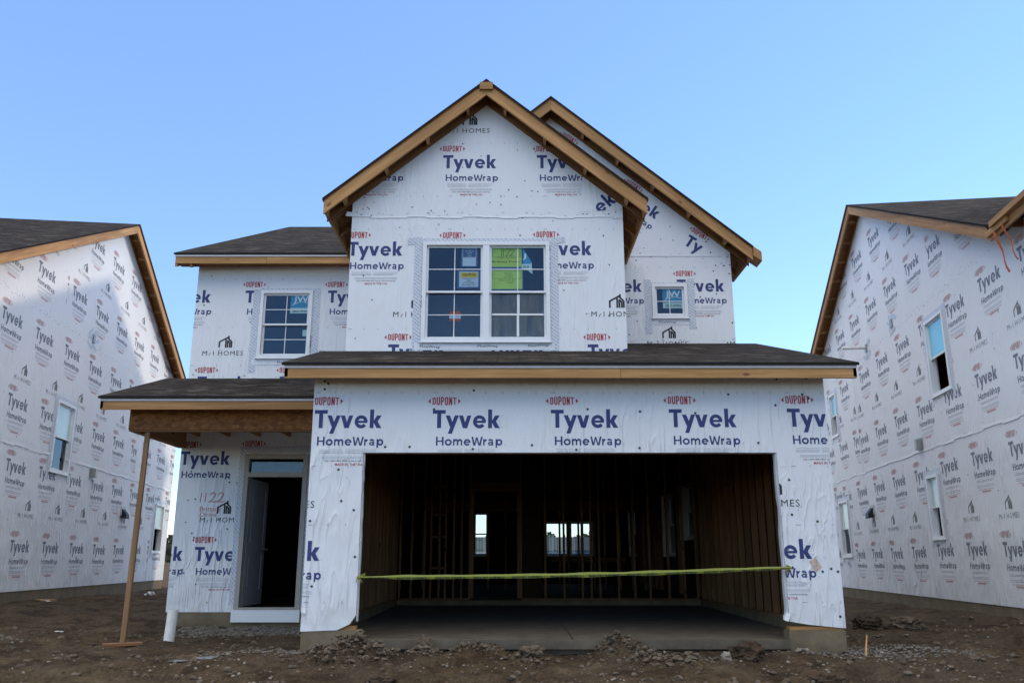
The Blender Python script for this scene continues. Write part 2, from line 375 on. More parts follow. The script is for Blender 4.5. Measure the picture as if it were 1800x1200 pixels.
# ------------------------------------------------------------------ lettering as outlines
_cache = {}
CAPH = 1.0
def letters(text, cap=1.0, width=None, bold=0.0, spacing=1.0, res=2):
    """triangles of a line of text: left at 0, baseline at 0, capitals 'cap' high; squeezed to 'width' if given"""
    key = (text, bold, spacing, res)
    if key not in _cache:
        cu = D.curves.new('lettering', 'FONT'); cu.body = text; cu.size = 1.0; cu.offset = bold; cu.space_character = spacing
        cu.resolution_u = res; cu.fill_mode = 'FRONT'
        ob = D.objects.new('lettering', cu); COL.objects.link(ob)
        dg = C.evaluated_depsgraph_get(); ev = ob.evaluated_get(dg); me = ev.to_mesh()
        vs = [v.co.copy() for v in me.vertices]; pl = [[(vs[i].x, vs[i].y) for i in p.vertices] for p in me.polygons]
        ev.to_mesh_clear(); D.objects.remove(ob); D.curves.remove(cu)
        x0 = min(q[0] for p in pl for q in p); x1 = max(q[0] for p in pl for q in p)
        _cache[key] = ([[(a - x0, b) for a, b in p] for p in pl], x1 - x0)
    pl, wd = _cache[key]
    k = cap / CAPH; kx = k if width is None else width / wd
    return [[(a * kx, b * k) for a, b in p] for p in pl]
def shift(pl, dx=0, dy=0, rot=0.0, shear=0.0):
    c, s = math.cos(rot), math.sin(rot)
    return [[((a + shear * b) * c - b * s + dx, (a + shear * b) * s + b * c + dy) for a, b in p] for p in pl]
def rect(x0, y0, x1, y1): return [(x0, y0), (x1, y0), (x1, y1), (x0, y1)]
def stroke(pts, wd):
    out = []
    for (ax, ay), (bx, by) in zip(pts, pts[1:]):
        L = math.hypot(bx - ax, by - ay) or 1e-6; nx, ny = -(by - ay) / L * wd / 2, (bx - ax) / L * wd / 2
        ex, ey = (bx - ax) / L * wd * .3, (by - ay) / L * wd * .3
        out.append([(ax - nx - ex, ay - ny - ey), (bx - nx + ex, by - ny + ey), (bx + nx + ex, by + ny + ey), (ax + nx - ex, ay + ny - ey)])
    return out
def disc(x, y, r, n=8): return [(x + r * math.cos(2 * math.pi * k / n), y + r * math.sin(2 * math.pi * k / n)) for k in range(n)]

letters('H', 1.0); CAPH = max(b for p in _cache[('H', 0.0, 1.0, 2)][0] for a, b in p)
# hand-drawn letters, in units of the capital height: strokes with level cuts, mitred paths and rings
def slant(x0, y0, x1, y1, wd): return [[(x0 - wd / 2, y0), (x1 - wd / 2, y1), (x1 + wd / 2, y1), (x0 + wd / 2, y0)]]
def path(pts, wd, closed=False):
    n = len(pts); off = []
    for i in range(n):
        p = Vector(pts[i]); a = Vector(pts[i - 1]) if i or closed else None; b = Vector(pts[(i + 1) % n]) if i < n - 1 or closed else None
        d1 = (p - a).normalized() if a is not None else None; d2 = (b - p).normalized() if b is not None else None
        d1 = d1 or d2; d2 = d2 or d1
        n1 = Vector((-d1.y, d1.x)); n2 = Vector((-d2.y, d2.x)); m = (n1 + n2).normalized(); k = wd / 2 / max(.35, m.dot(n1))
        off.append((p + m * k, p - m * k))
    return [[tuple(off[i][0]), tuple(off[i][1]), tuple(off[(i + 1) % n][1]), tuple(off[(i + 1) % n][0])] for i in range(n if closed else n - 1)]
def arc(cx, cy, rx, ry, a0, a1, wd, n=16, yk=1.0):
    return path([(cx + rx * math.cos(rad(a0 + (a1 - a0) * i / n)), cy + ry * math.sin(rad(a0 + (a1 - a0) * i / n))) for i in range(n + 1)], wd)
def word_big(n=16):
    g = [rect(0, .80, .71, 1.0), rect(.245, 0, .465, .80)]
    g += slant(.825, .70, 1.085, .04, .235) + slant(1.325, .70, .955, -.31, .225)
    g += slant(1.555, .70, 1.775, 0, .225) + slant(2.015, .70, 1.795, 0, .215)
    g += arc(2.575, .35, .265, .27, 0, 322, .185, n) + [rect(2.36, .285, 2.92, .41)]
    g += [rect(3.05, 0, 3.265, 1.03)] + slant(3.335, .33, 3.565, .70, .25) + slant(3.565, 0, 3.335, .40, .26)
    return g
def word_small(n=12):
    w_ = .188; x = .73
    g = [rect(0, 0, w_, 1), rect(.66, 0, .66 + w_, 1), rect(w_, .42, .66, .57)]
    g += arc(1.37, x / 2, .30, x / 2 - w_ / 2 + .01, 0, 360, w_, n)
    g += [rect(1.90, 0, 2.06, x)] + arc(2.23, .42, .17, .235, 0, 165, w_, n // 2) + [rect(2.318, 0, 2.482, .42)] + arc(2.66, .42, .18, .235, 0, 165, w_, n // 2) + [rect(2.758, 0, 2.922, .42)]
    g += arc(3.46, x / 2, .285, x / 2 - w_ / 2 + .01, 0, 318, w_, n) + [rect(3.22, .31, 3.83, .43)]
    g += slant(4.03, 1, 4.24, 0, w_) + slant(4.53, .95, 4.28, 0, .15) + slant(4.53, .95, 4.78, 0, .15) + slant(5.10, 1, 4.86, 0, w_)
    g += [rect(5.24, 0, 5.405, x)] + arc(5.64, .40, .235, .25, 95, 172, w_, 5)
    g += arc(6.05, .43, .235, .225, 20, 140, w_, n // 2) + [rect(6.19, 0, 6.35, .46)] + arc(6.06, .215, .205, .14, 0, 360, .145, n)
    g += [rect(6.62, -.26, 6.785, x)] + arc(7.02, x / 2, .255, x / 2 - w_ / 2 + .01, 0, 360, w_, n)
    return g
def word_maker():
    """narrow block capitals, 1 high, about 2.8 wide, on a bowed line"""
    wd = .128; g = []; cw = .375; st = .475
    for i, ch in enumerate('DUPONT'):
        x0 = i * st + wd / 2; x1 = x0 + cw - wd; b, t = wd / 2, 1 - wd / 2; c = .11
        if ch == 'D': g += path([(x0, b), (x0, t), (x1 - c, t), (x1, t - c), (x1, b + c), (x1 - c, b)], wd, True)
        elif ch == 'O': g += path([(x0 + c, b), (x0, b + c), (x0, t - c), (x0 + c, t), (x1 - c, t), (x1, t - c), (x1, b + c), (x1 - c, b)], wd, True)
        elif ch == 'U': g += path([(x0, 1), (x0, b + c), (x0 + c, b), (x1 - c, b), (x1, b + c), (x1, 1)], wd)
        elif ch == 'P': g += path([(x0, 0), (x0, t), (x1 - c, t), (x1, t - c), (x1, .45 + c), (x1 - c, .45), (x0 + wd / 2, .45)], wd)
        elif ch == 'N': g += [rect(x0 - wd / 2, 0, x0 + wd / 2, 1), rect(x1 - wd / 2, 0, x1 + wd / 2, 1)] + slant(x0, 1, x1, 0, wd)
        else: g += [rect(x0 - wd / 2 - .03, 1 - wd, x1 + wd / 2 + .03, 1), rect((x0 + x1) / 2 - wd / 2, 0, (x0 + x1) / 2 + wd / 2, 1 - wd)]
    return g
def scaled(g, kx, ky): return [[(a * kx, b * ky) for a, b in p] for p in g]
def sheet_logo(full=True):
    """origin: left end of the big word's baseline"""
    L = []
    res = 3 if full else 1
    L += [(NAVY, p) for p in scaled(word_big(18 if full else 9), .2205, .2205)]
    oval = scaled(word_maker(), .288 / 2.735, .108)
    oval = [[(a, .054 + (b - .054) * (1.0 - .22 * ((a - .144) / .144) ** 2)) for a, b in p] for p in oval]
    L += [(RED, p) for p in shift(oval, -.006, .276)]
    for sx in (-1, 1):
        cx = .138 + sx * .168
        L.append((RED, [(cx, .276 + .020), (cx + sx * .030, .276 + .052), (cx, .276 + .084)][::sx]))
    L += [(NAVY, p) for p in shift(scaled(word_small(14 if full else 8), .800 / 7.36, .106), .045, -.211)]
    if full:
        L += [(GREY, p) for p in shift(letters('®', .022, .024, 0, 1, 1), .833, .002) + shift(letters('®', .020, .022, 0, 1, 1), .868, -.209)]
        for y in (-.262, -.282): L += [(GREY, rect(.07, y, .36, y + .0035)), (GREY, rect(.39, y, .76, y + .0035))]
        for y in (-.297, -.306): L += [(GREY, rect(.07, y, .36, y + .003)), (GREY, rect(.39, y, .70, y + .003))]
        for y in (-.345, -.357, -.369): L += [(GREY, rect(.115, y, .755, y + .003))]
        L += [(BLACK, p) for p in shift(letters('Call 1-800-448-9835 tyvek.com/homewrap', .021, .58, 0, 1, 1), .145, -.405)]
        L += [(RED, p) for p in shift(letters('MADE IN THE USA', .028, .335, .012, 1, 1), .275, -.452)]
    else:
        for y in (-.265, -.285, -.345, -.37): L += [(GREY, rect(.09, y, .74, y + .006))]
        L += [(RED, rect(.15, -.41, .72, -.403)), (RED, rect(.27, -.452, .60, -.425))]
    return L
def builder_logo(full=True):
    """origin: left end of the words' baseline; a little gabled house over the name"""
    L = []; K = BLACK
    L += [(K, p) for p in letters('M', .080, .078, -.004, 1, 1)]
    L += [(K, p) for p in stroke([(.112, .0), (.136, .048)], .008)]
    L += [(K, p) for p in shift(letters('I', .080, .010, -.004, 1, 1), .180)]
    L += [(K, p) for p in shift(letters('HOMES', .080, .425, -.004, 1.16, 2 if full else 1), .265)]
    ox, oy, k = .262, .145, .00243
    def q(x, y): return (ox + (x - 330) * k, oy + (922 - y) * k)
    for pts in ([(335, 922), (335, 884), (390, 853), (420, 884), (420, 922)], [(380, 922), (380, 868)], [(393, 922), (393, 876)], [(408, 922), (408, 890), (396, 880)], [(398, 858), (398, 843)]):
        L += [(K, p) for p in stroke([q(*a) for a in pts], .026)]
    return L
LOGO, LOGO_S = sheet_logo(True), sheet_logo(False)
NAME, NAME_S = builder_logo(True), builder_logo(False)

class Prints:
    def __init__(s): s.p = []
    def add(s, tmpl, x, z, rot=0.0, sc=1.0, lim=None):
        c, sn = math.cos(rot), math.sin(rot)
        for m, poly in tmpl:
            q = [((a * c - b * sn) * sc + x, (a * sn + b * c) * sc + z) for a, b in poly]
            if lim: q = clip_half(clip_half(q, 1, 0, lim[0]), -1, 0, -lim[1])
            if len(q) > 2: s.p.append((m, q))
    def ticks(s, x0, x1, z, step=.205):
        x = x0 + .05
        i = 0
        while x < x1:
            s.p.append((GREY, rect(x - .004, z - .012, x + .004, z + .012)) if i % 7 else (GREY, rect(x - .03, z - .004, x + .03, z + .004)))
            x += step; i += 1
    def caps(s, x0, x1, z0, z1, n, r=.014, seed=1):
        rn = random.Random(seed)
        for _ in range(n): s.p.append((GREEN, disc(rn.uniform(x0, x1), rn.uniform(z0, z1), r * rn.uniform(.7, 1.1))))
    def seam(s, x0, x1, z, seed=1):
        rn = random.Random(seed); x = x0
        while x < x1:
            z1 = z + rn.uniform(-.05, .05); a = rn.uniform(-.8, .8)
            s.p += [(GREY, p) for p in stroke([(x, z1), (x + .035, z1 + .03 * a)], .007)]
            if rn.random() < .35: s.p.append((BLACK, rect(x, z1, x + .03, z1 + .008)))
            x += rn.uniform(.05, .17)

def wall(name, P, pieces, holes, prints, parent, thick=.14, inks=INKS, rev=0):
    """a wrapped wall: convex outlines minus rectangular openings, printed skin outside, sheathing inside"""
    mb = MB()
    for out in pieces:
        xs = sorted({min(p[0] for p in out), max(p[0] for p in out)} | {x for h in holes for x in (h[0], h[2])})
        zs = sorted({min(p[1] for p in out), max(p[1] for p in out)} | {z for h in holes for z in (h[1], h[3])})
        for x0, x1 in zip(xs, xs[1:]):
            for z0, z1 in zip(zs, zs[1:]):
                cx, cz = (x0 + x1) / 2, (z0 + z1) / 2
                if any(h[0] < cx < h[2] and h[1] < cz < h[3] for h in holes): continue
                c = clip_convex(list(out), rect(x0, z0, x1, z1))
                if len(c) < 3 or area(c) < 1e-5: continue
                mb.face([P(a, b, 0) for a, b in c], 0)
                mb.face([P(a, b, -thick) for a, b in reversed(c)], INNER)
                for i in range(len(c)):
                    a, b = c[i], c[(i + 1) % len(c)]
                    mb.face([P(*b, 0), P(*a, 0), P(*a, -thick), P(*b, -thick)], rev)
        xa, xb = xs[0], xs[-1]; za, zb = zs[0], zs[-1]
        lay = 0
        for m, poly in prints.p:
            if max(p[0] for p in poly) < xa or min(p[0] for p in poly) > xb or max(p[1] for p in poly) < za or min(p[1] for p in poly) > zb: continue
            ar = sum(poly[i][0] * poly[(i + 1) % len(poly)][1] - poly[(i + 1) % len(poly)][0] * poly[i][1] for i in range(len(poly)))
            q = clip_convex(poly if ar > 0 else poly[::-1], out)
            if len(q) < 3: continue
            todo = [q]
            for h in holes: todo = [r for t in todo for r in minus_rect(t, h)]
            lay += 1; dd = .0022 + .0006 * (m == GREEN) + .00002 * (lay % 25)
            for t in todo:
                if len(t) > 2 and area(t) > 1e-7: mb.face([P(a, b, dd) for a, b in t], m)
    return mb.build(name, inks, parent)

def roof_plane(mb, e0, e1, r1, r0, t=.035):
    """top corners e0-e1 along the eave, r1-r0 up the slope; shingled on top, boarded below. mats: shingle, edge, soffit"""
    e0, e1, r1, r0 = map(Vector, (e0, e1, r1, r0)); ax = (e1 - e0).normalized()
    def uvf(p): q = p - e0; u = q.dot(ax); return (u + 30, (q - ax * u).length)
    top = [e0, e1, r1, r0]; n = (e1 - e0).cross(r0 - e0)
    if n.z < 0: top = top[::-1]
    d = Vector((0, 0, t)); mb.face(top, 0, [uvf(p) for p in top])
    bot = [p - d for p in reversed(top)]; mb.face(bot, 2, [uvf(p + d) for p in bot])
    for i in range(4):
        a, b = top[i], top[(i + 1) % 4]; mb.face([b, a, a - d, b - d], 1)
ROOFM = ['shingle', 'edge', 'osb']

def window(P, parent, u0, v0, u1, v1, grid=(2, 2), hung=True, upper='glass', lower='glass', tape=True, proud=.03, label=None, name='window', mull=False, tapes=None, film_frac=1.0):
    """a vinyl window: frame as the part; sashes, panes, muntins and tape as its sub-parts. lower=None: sash raised, opening left clear"""
    mb = MB(); cw = .055
    mb.pbox(P, u0, u0 + cw, v0, v1, -.10, proud); mb.pbox(P, u1 - cw, u1, v0, v1, -.10, proud)
    mb.pbox(P, u0 + cw, u1 - cw, v1 - cw, v1, -.10, proud); mb.pbox(P, u0 + cw, u1 - cw, v0, v0 + cw, -.10, proud)
    mb.pbox(P, u0 - .02, u1 + .02, v0 - .02, v0 - .0005, -.05, proud + .012)
    f = mb.build(name, 'vinyl', parent)
    if label: f['label'] = label
    bays = [(u0 + cw, u1 - cw)]
    if mull:
        mc = (u0 + u1) / 2; m2 = MB(); m2.pbox(P, mc - .05, mc + .05, v0 + cw, v1 - cw, -.09, proud - .004); m2.build('mullion', 'vinyl', f)
        bays = [(u0 + cw, mc - .05), (mc + .05, u1 - cw)]
    vm = (v0 + v1) / 2 if hung else None
    for bi, (a, b) in enumerate(bays):
        parts = [(vm - .02, v1 - cw, -.015, upper, True), (v0 + cw, vm + .02, -.05, lower, False)] if hung else [(v0 + cw, v1 - cw, -.015, upper, True)]
        for (p0, p1, dd, g, isup) in parts:
            if g is None: continue
            sw = .032; s = MB()
            s.pbox(P, a, a + sw, p0, p1, dd - .03, dd); s.pbox(P, b - sw, b, p0, p1, dd - .03, dd)
            s.pbox(P, a + sw, b - sw, p1 - sw, p1, dd - .03, dd); s.pbox(P, a + sw, b - sw, p0, p0 + sw, dd - .03, dd)
            so_ = s.build('sash', 'vinyl', f)
            gm = MB(); gm.pbox(P, a + sw, b - sw, p0 + sw, p1 - sw, dd - .018, dd - .013); gm.build('pane', g, f)
            if grid:
                m2 = MB(); nx, nz = grid; t = .0062
                for i in range(1, nx):
                    x = a + sw + (b - a - 2 * sw) * i / nx; m2.pbox(P, x - t, x + t, p0 + sw, p1 - sw, dd - .0125, dd - .0065)
                for i in range(1, nz):
                    z = p0 + sw + (p1 - p0 - 2 * sw) * i / nz
                    m2.pbox(P, a + sw, b - sw, z - t, z + t, dd - .0120, dd - .0060)
                m2.build('muntin', 'vinyl', f)
    if tape:
        tw = .115; tp = MB()
        tl = tapes or dict(l=(v0 - .22, v1 + .03), r=(v0 - .2, v1 + .03), top=.04)
        def strip(q):
            L = max((Vector(q[1]) - Vector(q[0])).length, (Vector(q[3]) - Vector(q[0])).length)
        for sx, key in ((-1, 'l'), (1, 'r')):
            x = u0 - .012 if sx < 0 else u1 + .012
            za, zb = tl[key]
            s0, s1 = (x - tw, x) if sx < 0 else (x, x + tw)
            tp.pbox(P, s0, s1, za, zb, .003, .0048)
        tp.pbox(P, u0 - .012, u1 + .012, v1 + .002, v1 + tl['top'], .003, .0046)
        if tl.get('ears'):
            for sx in (-1, 1):
                x = u0 - .012 - tw - .1 if sx < 0 else u1 + .012 + .02
                z = tl['ears']; tp.hexa([P(x, z - .02, .005), P(x + .2, z - .0 if sx < 0 else z + .03, .005), P(x + .2, z + .0 if sx < 0 else z + .03, .0062), P(x, z - .02, .0062),
                        P(x, z + .09, .005), P(x + .2, z + .11, .005), P(x + .2, z + .11, .0062), P(x, z + .09, .0062)])
        # tape texture runs in metres over its face
        for i, fc in enumerate(tp.f): tp.uv[i] = [((tp.v[k][0] + tp.v[k][1]), tp.v[k][2]) for k in fc]
        tp.build('flashing_tape', 'hatch', f)
    return f

def notice(P, win, u0, v0, u1, v1, d, layers, name='notice', label=None):
    """a sheet stuck behind the pane: layers = (material, polygons) from the back up"""
    mb = MB(); mats = []; k = 0
    for m, polys in layers:
        if m not in mats: mats.append(m)
        for p in polys:
            ar = sum(p[i][0] * p[(i + 1) % len(p)][1] - p[(i + 1) % len(p)][0] * p[i][1] for i in range(len(p)))
            q = p if ar > 0 else p[::-1]
            mb.face([P(u0 + a * (u1 - u0), v0 + b * (v1 - v0), d + .0006 * k) for a, b in q], mats.index(m))
        k += 1
    o = mb.build(name, mats, win)
    if label: o['label'] = label
    return o
def fit(text, x0, y0, x1, y1, bold=0.0, shear=0.0):
    """lettering squeezed into a box of unit coordinates"""
    pl = letters(text, y1 - y0, x1 - x0, bold, 1, 1); return shift(pl, x0, y0, 0, shear)
# ------------------------------------------------------------------ ground
import numpy as np
def gpt(u, v, z):
    a = u - 900; dv = 600 - v; b = F_PX * math.cos(PITCH) - dv * math.sin(PITCH); c = F_PX * math.sin(PITCH) + dv * math.cos(PITCH)
    t = (z - CAMZ) / c; return a * t, b * t
LP, LA = Vector((-9.08, 15.6, 0)), rad(-7.0)
RP, RA = Vector((7.59, 13.73, 0)), rad(7.2)
CTRL = [(-9, 15.6, .13), (-9.5, 19, .11), (-10.5, 26, .09), (-8.5, 10.5, .02), (-6.6, 12, -.10), (-5.1, 11.9, -.24), (-4.6, 12.3, -.20), (-4, 13.9, -.16), (-2.7, 13.5, -.15),
        (-3, 11.5, -.20), (-2.4, 10, -.14), (0, 9.9, -.15), (2, 9.9, -.15), (3.5, 9.9, -.14), (3.9, 10.4, -.11), (5, 12, -.05), (6.9, 11.5, .02), (7.5, 14, .03), (8.5, 20, -.03), (9, 25, -.04),
        (4.6, 20, -.05), (-7, 20, .05), (-6.3, 15, -.02), (0, 60, -.1), (60, 60, -.1), (-60, 60, -.1), (0, 200, 0), (150, 200, 0), (-150, 200, 0)]
for x in (-9, -6, -3, 0, 3, 6, 9): CTRL += [(x, 8.2, -.29), (x, 6, -.52), (x, 0, -.66), (x * 3, -12, -.7)]
for x in (-40, 40): CTRL += [(x, 10, -.1), (x, 0, -.5)]
CT = np.array(CTRL)
MOUNDS = [(590, 1158, .34, .13), (650, 1156, .30, .11), (742, 1152, .16, .09), (835, 1150, .28, .08), (930, 1157, .20, .05), (1088, 1148, .26, .17), (1140, 1160, .24, .07), (1205, 1164, .34, .06),
          (1395, 1186, .3, .06), (1480, 1192, .3, .07), (1545, 1112, .30, .09), (1590, 1110, .25, .08), (150, 1180, .5, .05), (470, 1180, .5, .04), (1720, 1160, .5, .05)]
MND = [(*gpt(u, v, -.14), r, h) for u, v, r, h in MOUNDS]
PITS = [(-4.25, 10.55, .45, .035), (-5.2, 10.7, .28, .03), (-6.8, 11.2, .6, .05)]
def base_z(xs, ys):
    xs = np.asarray(xs, float); ys = np.asarray(ys, float); num = np.zeros_like(xs); den = np.zeros_like(xs)
    for cx, cy, cz in CT:
        wgt = 1.0 / ((xs - cx) ** 2 + (ys - cy) ** 2 + .15) ** 1.7; num += wgt * cz; den += wgt
    z = num / den
    for mx, my, r, h in MND: z += h * np.exp(-(((xs - mx) ** 2 + ((ys - my) * 1.3) ** 2) / (r * r)))
    for mx, my, r, h in PITS: z -= h * np.exp(-(((xs - mx) ** 2 + ((ys - my) * 1.8) ** 2) / (r * r)))
    return z
def rough_z(x, y):
    if abs(x) > 14 or y > 30 or y < 4: return 0.0
    n = .040 * noise.noise((x * .9, y * .9, 3.1)) + .036 * noise.noise((x * 2.7, y * 2.7, 7.7)) + .030 * max(0, .35 - abs(noise.noise((x * 4.5, y * 7, 2.2)))) + .022 * noise.noise((x * 8, y * 8, 1.3))
    for yc, ph in ((8.75, .3), (9.35, 1.1)):          # tyre ruts curving in from the left
        d = (y - yc - .12 * math.sin(x * .6 + ph)) / .16
        if abs(d) < 2.5 and x < 1.5: n += (-.05 * math.exp(-d * d) + .022 * math.exp(-(abs(d) - 1.3) ** 2 * 5) + .014 * math.exp(-d * d) * math.sin(x * 38)) * min(1, (1.5 - x) / 2)
    r = noise.noise((x * 17, y * 17, 4.2)); n += .016 * r
    amt = 0.0
    for mx, my, rr, h in MND[:9]:
        q = ((x - mx) ** 2 + (y - my) ** 2) / (rr * rr)
        if q < 3: amt += h * math.exp(-q)
    if amt > 0: n += amt * (.9 * noise.noise((x * 14, y * 14, 9.0)) + .6 * noise.noise((x * 30, y * 30, 2.0)))
    for mx, my, rr, h in PITS[:2]:
        q = ((x - mx) ** 2 + ((y - my) * 1.8) ** 2) / (rr * rr)
        if q < 2: n *= min(1, .25 + q * .4)
    return n
def ground_z(x, y): return float(base_z([x], [y])[0]) + rough_z(x, y)
def inside(x, y):
    if -2.3 < x < 3.7 and 10.34 < y < 27.0: return True
    if -5.36 < x < 3.7 and 14.12 < y < 27.0: return True
    for p, a, sg, s0 in ((LP, LA, -1, -2.2), (RP, RA, 1, -6.6)):
        dx, dy = x - p.x, y - p.y; d = dx * math.cos(a) - dy * math.sin(a); s = dx * math.sin(a) + dy * math.cos(a)
        if .12 < sg * d < 9 and s0 < s < 10.4: return True
    return False
def axis(lo, hi, step, ends, g):
    a = list(np.arange(lo, hi, step)); st = step; x = a[-1]
    while x < ends[1]: st *= g; x += st; a.append(x)
    st = step; x = lo
    while x > ends[0]: st *= g; x -= st; a.insert(0, x)
    return a
gx = axis(-8.2, 8.2, .045, (-900, 900), 1.09); gy = axis(7.4, 12.6, .035, (-500, 1500), 1.055)
XX, YY = np.meshgrid(gx, gy); ZZ = base_z(XX.ravel(), YY.ravel())
gv = []
for x, y, z in zip(XX.ravel().tolist(), YY.ravel().tolist(), ZZ.tolist()):
    gv.append((x, y, -.38 if inside(x, y) else z + rough_z(x, y)))
nx = len(gx); gf = [(j * nx + i, j * nx + i + 1, (j + 1) * nx + i + 1, (j + 1) * nx + i) for j in range(len(gy) - 1) for i in range(nx - 1)]
gme = D.meshes.new('ground'); gme.from_pydata(gv, [], gf); gme.materials.append(M['ground']); gme.polygons.foreach_set('use_smooth', [True] * len(gf))
go = D.objects.new('ground', gme); COL.objects.link(go); go['kind'] = 'structure'

# ------------------------------------------------------------------ roof trim
def rake(P, a, b, parent, over=.30, t=.035, h=.215, rung=.20, ledger=True, first=.3, step=.61):
    """bargeboard, lookouts and ledger under a sloping roof edge from a to b (u, z of the roof's top surface)"""
    (u0, z0), (u1, z1) = a, b; sl = (z1 - z0) / (u1 - u0)
    def ln(u): return z0 + sl * (u - u0)
    mb = MB(); zt = t + .004; led = rung + .03
    mb.hexa([P(u0, z0 - zt - h, over - .04), P(u1, z1 - zt - h, over - .04), P(u1, z1 - zt - h, over), P(u0, z0 - zt - h, over),
             P(u0, z0 - zt, over - .04), P(u1, z1 - zt, over - .04), P(u1, z1 - zt, over), P(u0, z0 - zt, over)])
    mb.build('bargeboard', 'wood', parent)
    if ledger:
        mb = MB(); k0, k1 = u0, u1
        mb.hexa([P(k0, ln(k0) - zt - led, .004), P(k1, ln(k1) - zt - led, .004), P(k1, ln(k1) - zt - led, .04), P(k0, ln(k0) - zt - led, .04),
                 P(k0, ln(k0) - zt, .004), P(k1, ln(k1) - zt, .004), P(k1, ln(k1) - zt, .04), P(k0, ln(k0) - zt, .04)])
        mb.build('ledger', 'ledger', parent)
    L = abs(u1 - u0); sg = 1 if u1 > u0 else -1; q = first
    while q < L - .1:
        u = u0 + sg * q; mb = MB(); hw = .019; a0, a1 = u - hw, u + hw
        mb.hexa([P(a0, ln(a0) - zt - rung, .042), P(a1, ln(a1) - zt - rung, .042), P(a1, ln(a1) - zt - rung, over - .042), P(a0, ln(a0) - zt - rung, over - .042),
                 P(a0, ln(a0) - zt, .042), P(a1, ln(a1) - zt, .042), P(a1, ln(a1) - zt, over - .042), P(a0, ln(a0) - zt, over - .042)])
        mb.build('lookout', 'wood', parent); q += step
def eave(P, u0, u1, ztop, parent, over=.30, t=.035, h=.118, drip=True, joint=None):
    mb = MB(); z1 = ztop - t - .042
    cuts = [u0] + ([joint] if joint else []) + [u1]
    for a, b in zip(cuts, cuts[1:]): mb.pbox(P, a + .0025, b - .0025, z1 - h, z1, over - .04, over)
    mb.build('fascia', 'wood', parent)
    if drip:
        mb = MB(); mb.pbox(P, u0 - .004, u1 + .004, z1 + .001, ztop - t - .001, over - .03, over + .012); mb.build('drip_edge', 'drip', parent)

# ------------------------------------------------------------------ the unfinished house in the middle
house = thing('house', 'unfinished house with an open two-car garage and a front gable, wrapped in white printed sheeting', 'house', (-.8, 14, 0), world=True)
PG, PF, PM = front(10.2), front(11.95), front(14.0)
GX0, GX1 = -2.42, 3.82; OX0, OX1, OZ = -1.79, 3.18, 2.13

def spots(tmpl, pr, Y, pts, rot=0, sc=1.0):
    for u, v in pts: x, z = at(u, v, Y); pr.add(tmpl, x, z, rot, sc)

# garage front
pr = Prints()
spots(LOGO, pr, 10.2, [(552, 752), (760.3, 752), (968.5, 751.5), (1176.8, 750.5), (1385.3, 749.5), (438, 985), (1305, 981.5)])
spots(NAME, pr, 10.2, [(450, 892), (1303.5, 889.5)])
pr.ticks(GX0, GX1, at(900, 690, 10.2)[1]); pr.ticks(GX0, GX1, at(900, 819, 10.2)[1])
pr.ticks(GX0, GX1, at(900, 922, 10.2)[1]); pr.ticks(GX0, GX1, at(900, 1058, 10.2)[1])
for u, v in [(571, 670), (577, 674), (571, 684), (763, 719), (677, 785), (720, 785), (833, 686), (831, 789), (935, 782), (1013, 790), (1033, 719), (1125, 723), (1124, 787), (1280, 693), (1222, 726), (1333, 778), (1363, 712), (1410, 693), (1365, 666), (1417, 665),
             (595, 825), (622, 896), (624, 978), (619, 1093), (545, 915), (548, 1030), (1387, 843), (1392, 904), (1437, 916), (1446, 1004), (1393, 997), (1461, 999), (1473, 1004), (1477, 1083), (600, 880), (1421, 700)]:
    x, z = at(u, v, 10.2); pr.p.append((GREEN, disc(x, z, .0155)))
# mended spot on the right pier
x, z = at(1434, 990, 10.2); pr.p.append((GREY, rect(x - .16, z - .12, x - .145, z - .10)))
gw = wall('wall', PG, [rect(GX0, OZ, GX1, 3.16), [(GX0, .09), (-2.0, .105), (-1.86, .17), (OX0, .27), (OX0, OZ), (GX0, OZ)],
                       [(OX1, .20), (3.40, .165), (GX1, .125), (GX1, OZ), (OX1, OZ)]], [], pr, house, .13)
mb = MB(); x, z = at(1433, 991, 10.2)
mb.hexa([PG(x - .07, z + .03, .003), PG(x + .0, z - .09, .003), PG(x + .07, z - .03, .003), PG(x + .01, z + .075, .003), PG(x - .07, z + .03, .0042), PG(x + .0, z - .09, .0042), PG(x + .07, z - .03, .0042), PG(x + .01, z + .075, .0042)])
mb.build('patch', 'brownrag', gw)
# the wrap turned into the garage opening, loose and wavy
for sx, X in ((1, OX0), (-1, OX1)):
    mb = MB(); prev = None; n = 26
    for i in range(n + 1):
        z = .20 + (OZ - .2) * i / n; wv = .012 * noise.noise((z * 2.5, sx * 3, 1)) + .006 * noise.noise((z * 9, sx, 5))
        wd = .13 + .03 * noise.noise((z * 3, 9, sx))
        cur = [(X + sx * .004, 10.198, z), (X + sx * (.016 + wv), 10.235, z), (X + sx * (.010 + wv), 10.2 + wd, z)]
        if prev:
            for k in range(2): mb.face([prev[k], prev[k + 1], cur[k + 1], cur[k]])
        prev = cur
    mb.build('wrap_edge', 'wrap', gw)
mb = MB()
for sgn in (1,):
    pts = [(3.16, .20), (3.11, .22), (3.10, .27), (3.15, .30), (3.19, .28)]
    mb.face([(x, 10.17 + .03 * (i % 2), z) for i, (x, z) in enumerate(pts)])
mb.build('wrap_flap', 'wrap', gw)
